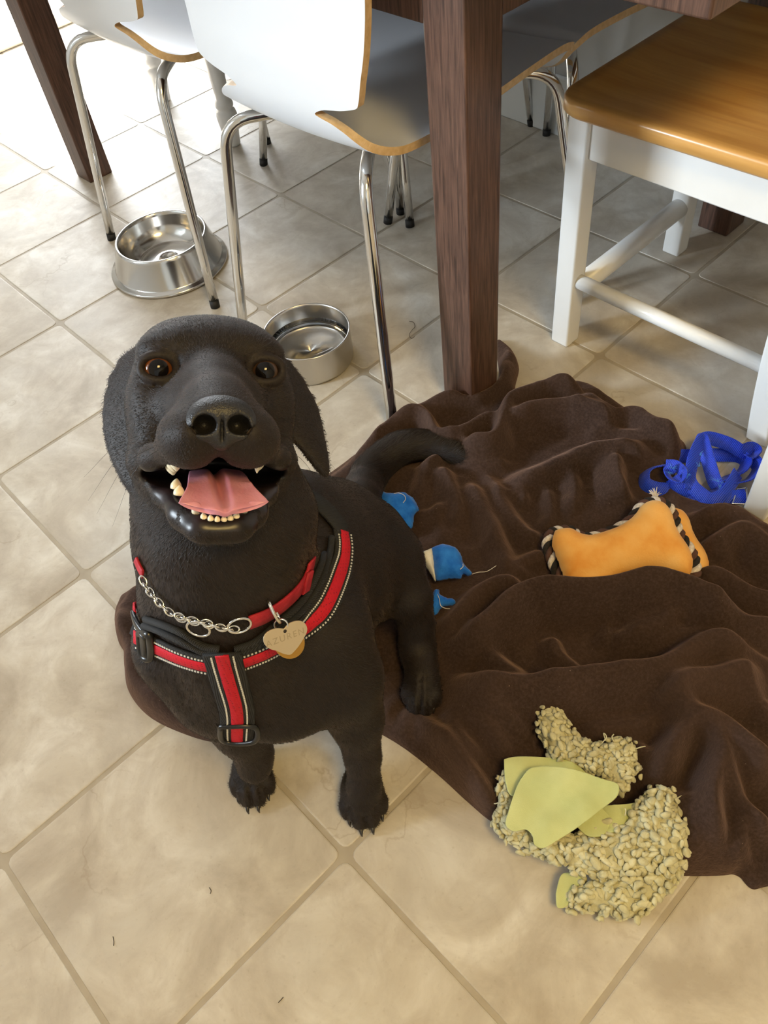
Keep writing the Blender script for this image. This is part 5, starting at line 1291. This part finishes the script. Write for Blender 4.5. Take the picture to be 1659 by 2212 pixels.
m_web.col(m_web.ramp(wv_.outputs[1], [(0.2, rgb(24, 24, 25)), (0.8, rgb(48, 48, 49))])); m_web.set(Roughness=0.75, Specular_IOR_Level=0.25); m_web.bump(wv_.outputs[1], 0.4, 0.0008)
m_red = NT('red_mesh_fabric'); q_ = m_red.coord('Object'); vo_ = m_red.n('ShaderNodeTexVoronoi'); vo_.inputs['Scale'].default_value = 330; vo_.inputs['Randomness'].default_value = 0.25; m_red.l(q_, vo_.inputs['Vector'])
m_red.col(m_red.ramp(vo_.outputs[0], [(0.12, rgb(96, 8, 20)), (0.30, rgb(184, 18, 38))])); m_red.set(Roughness=0.65, Specular_IOR_Level=0.3); m_red.bump(vo_.outputs[0], 0.5, 0.001)
m_refl = plain('reflective_thread', rgb(206, 206, 202), 0.4)
m_plast = plain('black_plastic', rgb(20, 20, 21), 0.32)
def stitches(P, N, offs, step=0.0032, ln=0.0017, wd=0.0016, parent=None):
    t = np.gradient(P, axis=0); t /= np.linalg.norm(t, axis=1)[:, None]; s = np.cross(t, N); s /= np.linalg.norm(s, axis=1)[:, None]
    L = np.r_[0, np.cumsum(np.linalg.norm(np.diff(P, axis=0), axis=1))]; V, Fs = [], []
    for o in offs:
        for d in np.arange(step, L[-1] - step, step):
            I_ = lambda A: np.array([np.interp(d, L, A[:, k]) for k in range(3)])
            p, tt, ss, nn = I_(P), I_(t), I_(s), I_(N); c = p + ss * o; b = len(V)
            for z in (0, 0.0009):
                for x, y in ((-1, -1), (1, -1), (1, 1), (-1, 1)): V.append(c + tt * x * ln / 2 + ss * y * wd / 2 + nn * z)
            Fs += [tuple(i + b for i in f) for f in BOXF]
    o = mk('reflective_stitching', V, Fs, m_refl, parent, False, HB0); o['kind'] = 'stuff'
def harness_strap(pts, wd=0.030, red=0.0135, lift=0.0025, n=70, soft=4, red_range=(0, 1)):
    P, N = on_dog(pts, lift, n, soft); st = ribbon('strap', P, N, wd, 0.0032, m_web.m, hb, HB0)
    st_ = stitches(P + N * 0.0016, N, (-red / 2 - 0.0036, red / 2 + 0.0036), parent=st)
    a, b = int(red_range[0] * n), int(red_range[1] * n); ribbon('red_band', P[a:b] + N[a:b] * 0.0018, N[a:b], red, 0.0018, m_red.m, st, HB0)
    return P, N, st
CHEST = D(540, 1330, 0.93)
R_ = harness_strap([(737, 1150), (741, 1185), (733, 1232), (700, 1310), (664, 1346), (620, 1378), (575, 1405), (515, 1428), (486, 1432)])
L_ = harness_strap([(486, 1434), (441, 1432), (390, 1417), (342, 1396), (316, 1384), (299, 1374)])
# the strap goes on over the shoulders behind the neck
SH = D(585, 1230, 0.93); a_, b_ = R_[0][0] - SH, L_[0][-1] - SH; fb = np.array([C_F[0] * 0.75, C_F[1] * 0.75, 0.75]); path, nr = [R_[0][0]], [R_[1][0]]
for t in np.linspace(0.03, 0.97, 60):
    d = (1 - t) ** 2 * a_ / np.linalg.norm(a_) + 2.2 * t * (1 - t) * fb + t * t * b_ / np.linalg.norm(b_); d /= np.linalg.norm(d)
    h = DT.ray_cast(Vector(SH), Vector(d))
    if h[0] is not None and (h[0] - Vector(SH)).length < 0.17: nn = np.array(h[1]); nn = nn if nn @ d > 0 else -nn; path.append(np.array(h[0]) + nn * 0.003); nr.append(nn)
path.append(L_[0][-1]); nr.append(L_[1][-1]); path, nr = np.array(path), np.array(nr)
for _ in range(10):
    for A in (path, nr): A[1:-1] = 0.25 * A[:-2] + 0.5 * A[1:-1] + 0.25 * A[2:]
ribbon('strap', path + nr * 0.001, nr, 0.024, 0.0032, m_web.m, hb, HB0)
# padded elastic cords above the chest straps
for pts in ([(474, 1402), (440, 1400), (395, 1378), (350, 1358), (318, 1348)], [(474, 1394), (440, 1388), (400, 1362), (362, 1346), (322, 1334)],
            [(506, 1404), (545, 1392), (580, 1366), (640, 1322), (680, 1268), (706, 1200), (712, 1162)], [(506, 1396), (545, 1382), (585, 1350), (640, 1302), (672, 1252), (694, 1200)]):
    P, N = on_dog(pts, 0.0035, 50, 4); tube('elastic_cord', P, 0.0036, m_web.m, hb, 10, HB0)
# belly strap hanging from the middle
V_ = harness_strap([(480, 1398), (485, 1420), (494, 1455), (507, 1500), (513, 1530), (515, 1560), (517, 1588)], 0.0335, 0.0120, lift=0.0068, n=60, soft=4)
def plastic_frame(pts, rr, bar=None, lift=0.006, nm='slider_buckle'):
    P, N = on_dog(pts + pts[:1], lift, 48, 2); tube(nm, P[:-1], rr, m_plast, hb, 8, HB0, closed=True)
plastic_frame([(482, 1550), (548, 1552), (552, 1584), (488, 1582)], 0.0030, lift=0.0095)
plastic_frame([(314, 1362), (334, 1364), (336, 1412), (318, 1410)], 0.0040)
P, N = on_dog([(325, 1362), (326, 1386), (328, 1410)], 0.008, 12, 1); ribbon('slider_bar', P, N, 0.009, 0.004, m_plast, hb, HB0)
P, N = on_dog([(298, 1322), (304, 1340), (318, 1360), (326, 1366)], 0.005, 24, 2); ribbon('slider_tongue', P, N, np.interp(np.linspace(0, 1, 24), [0, .3, .8, 1], [0.006, 0.013, 0.011, 0.006]), 0.004, m_plast, hb, HB0)
P, N = on_dog([(294, 1290), (296, 1310), (299, 1325)], 0.003, 16, 1); ribbon('red_band', P, N, 0.007, 0.002, m_red.m, hb, HB0)

# --- collar
cb = thing('dog_collar', 'red nylon martingale collar with steel chain and two name tags on the dog', 'collar', tuple(D(500, 1330, 0.77))); CB0 = np.array(cb.location)
m_col = NT('red_nylon'); q_ = m_col.coord('Object'); m_col.col(m_col.ramp(m_col.noise(q_, 90, 4), [(0.3, rgb(140, 24, 38)), (0.7, rgb(178, 40, 52))])); m_col.set(Roughness=0.6, Specular_IOR_Level=0.3); m_col.bump(m_col.noise(q_, 500, 2), 0.3, 0.0008)
P, N = on_dog([(668, 1208), (660, 1238), (640, 1272), (606, 1304), (572, 1326), (536, 1340)], 0.003, 50, 3); ribbon('collar_band', P, N, 0.0185, 0.0022, m_col.m, cb, CB0)
P2, N2 = on_dog([(316, 1238), (308, 1224), (300, 1206)], 0.003, 20, 2); ribbon('collar_band', P2, N2, 0.0130, 0.0022, m_col.m, cb, CB0)
NECK = D(485, 1215, 0.80)
back = []
for t in np.linspace(0.26, 0.74, 30):
    a_, b_ = P2[-1] - NECK, P[0] - NECK; fb = np.array([C_F[0], C_F[1], -0.1])
    d = (1 - t) ** 2 * a_ / np.linalg.norm(a_) + 2.4 * t * (1 - t) * fb + t * t * b_ / np.linalg.norm(b_); d /= np.linalg.norm(d)
    h = DT.ray_cast(Vector(NECK), Vector(d))
    if h[0] is not None and (h[0] - Vector(NECK)).length < 0.16: nn = np.array(h[1]); nn = nn if nn @ d > 0 else -nn; back.append((np.array(h[0]) + nn * 0.003, nn))
if len(back) > 4:
    bp = np.array([b[0] for b in back]); bn = np.array([b[1] for b in back])
    for _ in range(6):
        for A in (bp, bn): A[1:-1] = 0.25 * A[:-2] + 0.5 * A[1:-1] + 0.25 * A[2:]
    ribbon('collar_band', bp, bn, 0.0185, 0.0022, m_col.m, cb, CB0)
P3, N3 = on_dog([(604, 1284), (596, 1296), (590, 1306)], 0.0045, 10, 1)
ribbon('collar_keeper', *on_dog([(648, 1258), (654, 1254), (660, 1250)], 0.0052, 8, 1), 0.021, 0.003, m_col.m, cb, CB0)
def link(c, t, n, L, W, rr, nm='chain_link', parent=cb):
    t = t / np.linalg.norm(t); n = n - t * (n @ t); n /= np.linalg.norm(n); s = np.cross(t, n); a = np.linspace(0, 2 * PI, 18, endpoint=False)
    path = c + np.cos(a)[:, None] * t * L / 2 + np.sin(a)[:, None] * s * W / 2; tube(nm, path, rr, MAT['chrome'], parent, 7, CB0, closed=True)
P4, N4 = on_dog([(318, 1243), (328, 1262), (345, 1284), (366, 1306), (388, 1322), (410, 1330), (440, 1336), (470, 1344), (500, 1350)], 0.004, 90, 3)
L4 = np.r_[0, np.cumsum(np.linalg.norm(np.diff(P4, axis=0), axis=1))]; k = 0
for d in np.arange(0.003, L4[-1], 0.0058):
    g = lambda A: np.array([np.interp(d, L4, A[:, q]) for q in range(3)])
    c, nn = g(P4), g(N4); t = g(np.gradient(P4, axis=0)); s = np.cross(t / np.linalg.norm(t), nn)
    link(c + nn * 0.001, t, nn * (0.75 if k % 2 else 0.45) + s * (0.6 if k % 2 else -0.85), 0.0092, 0.0054, 0.00085); k += 1
P5, N5 = on_dog([(392, 1318), (420, 1326), (450, 1332), (480, 1342), (512, 1346)], 0.0065, 40, 3)
L5 = np.r_[0, np.cumsum(np.linalg.norm(np.diff(P5, axis=0), axis=1))]
for d in np.arange(0.002, L5[-1], 0.0060):
    g = lambda A: np.array([np.interp(d, L5, A[:, q]) for q in range(3)])
    c, nn = g(P5), g(N5); t = g(np.gradient(P5, axis=0)); s = np.cross(t / np.linalg.norm(t), nn)
    link(c, t, nn * 0.7 + s * (0.7 if k % 2 else -0.7), 0.0092, 0.0054, 0.00085); k += 1
def ring_at(px, rad, rr, lift, nm, tilt=0.0):
    P, N = on_dog([px, (px[0] + 4, px[1])], lift, 2, 0); n = N[0]; t = C_R - n * (C_R @ n); t /= np.linalg.norm(t); s = np.cross(n, t); n2 = n * math.cos(tilt) + t * math.sin(tilt); t2 = np.cross(s, n2)
    a = np.linspace(0, 2 * PI, 40, endpoint=False); tube(nm, P[0] + (np.cos(a)[:, None] * t2 + np.sin(a)[:, None] * s) * rad, rr, MAT['chrome'], cb, 9, CB0, closed=True); return P[0], n
ring_at((434, 1344), 0.0098, 0.0012, 0.007, 'steel_ring'); ring_at((514, 1339), 0.0098, 0.0012, 0.006, 'steel_ring')
# leash ring, split ring and tags
Pt, Nt = on_dog([(612, 1372), (618, 1372)], 0.0, 2, 0); base = Pt[0]; nrm = Nt[0] * 0.55 + (CAM - base) / np.linalg.norm(CAM - base) * 0.6; nrm /= np.linalg.norm(nrm)
PX = 0.775 / F_PX                       # metres per pixel at the tags
hitd = lambda a, b: (on_dog([(a, b), (a + 2, b)], 0.0, 2, 0)[0][0] - CAM) @ C_F
dep = min(hitd(a, b) for a in (575, 600, 625, 650) for b in (1350, 1370, 1390, 1405)) - 0.010
A_ = atd(580, 1300, hitd(580, 1304) - 0.008); B_ = atd(604, 1340, min(hitd(604, 1340) - 0.010, dep)); mid = (A_ + B_) / 2; t = (B_ - A_); ll = np.linalg.norm(t); t /= ll
sd_ = np.cross(t, nrm); sd_ = sd_ * 0.35 + nrm * 0.9; sd_ -= t * (sd_ @ t); sd_ /= np.linalg.norm(sd_)
a = np.linspace(0, 2 * PI, 36, endpoint=False)
tube('leash_ring', mid + np.cos(a)[:, None] * t * ll / 2 + np.sin(a)[:, None] * sd_ * 0.008, 0.0016, MAT['chrome'], cb, 10, CB0, closed=True)
sc_ = atd(607, 1350, min(hitd(606, 1345) - 0.010, dep) - 0.002)
tube('split_ring', sc_ + (np.cos(a)[:, None] * C_R * 0.0058 + np.sin(a)[:, None] * (C_D * 0.8 + C_F * 0.4) * 0.0068), 0.0008, MAT['chrome'], cb, 8, CB0, closed=True)
def flat_tag(nm, px, depth_off, mat, th=0.0012):
    q = np.array([atd(x, y, 0) for x, y in [(0, 0)]]); o = atd(612, 1375, dep - 0.002 + depth_off); p = on_plane(px, o, nrm); nV = len(p)
    V = np.vstack([p + nrm * th / 2, p - nrm * th / 2]); Fs = [tuple(range(nV)), tuple(range(2 * nV - 1, nV - 1, -1))] + [(i, i + nV, (i + 1) % nV + nV, (i + 1) % nV) for i in range(nV)]
    ob = mk(nm, V, Fs, mat, cb, False, CB0); fix_normals(ob); bevel(ob, 0.0003, 2); return o
m_gold = plain('gold_tag', rgb(214, 164, 82), 0.3, 1.0); m_sil = NT('nickel_tag'); q_ = m_sil.coord('Object'); m_sil.set(Base_Color=rgb(202, 186, 158), Metallic=0.55, Roughness=0.36); m_sil.bump(m_sil.noise(q_, 300, 3), 0.06, 0.0005)
flat_tag('gold_tag', [(625 + 33 * math.cos(x), 1389 + 34 * math.sin(x)) for x in np.linspace(0, 2 * PI, 40, endpoint=False)], 0.0026, m_gold)
hp = [(613, 1358), (622, 1348), (634, 1342), (648, 1341), (658, 1346), (663, 1356), (662, 1366), (656, 1378), (646, 1394), (636, 1406), (626, 1414), (612, 1412), (598, 1406), (584, 1402), (574, 1395), (569, 1385), (570, 1374), (577, 1365), (588, 1359), (600, 1357)]
hs = smooth_path(np.array([(x, y, 0) for x, y in hp + hp[:1]]), 80)[:-1, :2]
ht = flat_tag('heart_tag', [tuple(x) for x in hs], 0.0, m_sil.m)
# engraved name on the heart, following its tilt
tc_ = bpy.data.curves.new('engraved_name', 'FONT'); tc_.body = 'AZUREN'; tc_.size = 0.0082; tc_.align_x = 'CENTER'; tc_.align_y = 'CENTER'; tc_.extrude = 0.00012; tc_.space_character = 1.25
tmp_ = bpy.data.objects.new('engraved_name_curve', tc_); COL.objects.link(tmp_)
bpy.context.view_layer.update()
tme = bpy.data.meshes.new_from_object(tmp_.evaluated_get(bpy.context.evaluated_depsgraph_get())); bpy.data.objects.remove(tmp_)
tme.materials.clear(); tme.materials.append(plain('engraving', rgb(176, 160, 132), 0.42, 0.55))
to_ = bpy.data.objects.new('engraved_name', tme); COL.objects.link(to_)
pc, p1 = on_plane([(616, 1377), (640, 1368)], ht, nrm); ex = (p1 - pc) / np.linalg.norm(p1 - pc); ey = np.cross(nrm, ex); mw = Matrix.Identity(4)
pos = pc + nrm * 0.0006 - CB0
for i in range(3): mw[i][0] = ex[i]; mw[i][1] = ey[i]; mw[i][2] = nrm[i]; mw[i][3] = pos[i]
to_.parent = cb; to_.matrix_local = mw
hole = on_plane([(615, 1363)], ht, nrm)[0] + nrm * 0.0007; tube('tag_hole', [hole - nrm * 0.0002, hole + nrm * 0.0001], 0.0016, plain('dark_hole', rgb(40, 32, 26), 0.8), cb, 14, CB0)

# ------------------------------------------------------------------ stray hairs on the floor
m_hair = plain('stray_hair', rgb(62, 50, 40), 0.6)
for lab, pts in (('curled dark hair on the floor between the water bowl and table leg', [(884, 694), (893, 696), (896, 706), (889, 714), (884, 724), (889, 731), (896, 727)]),
                 ('short straight hair on the floor at lower left', [(244, 2023), (246, 2034), (245, 2043)]),
                 ('short straight hair on the floor at the bottom edge', [(601, 2166), (607, 2160), (612, 2154)]),
                 ('tiny dark bristle on the floor below the dog\'s left paw', [(452, 1917), (456, 1924), (454, 1931)])):
    c = atz(*pts[0], 0.0); tag(tube('stray_hair', smooth_path(np.array([atz(a, b, 0.0009) for a, b in pts]), 30), 0.00045, m_hair, None, 5, c), lab, 'hair').location = c
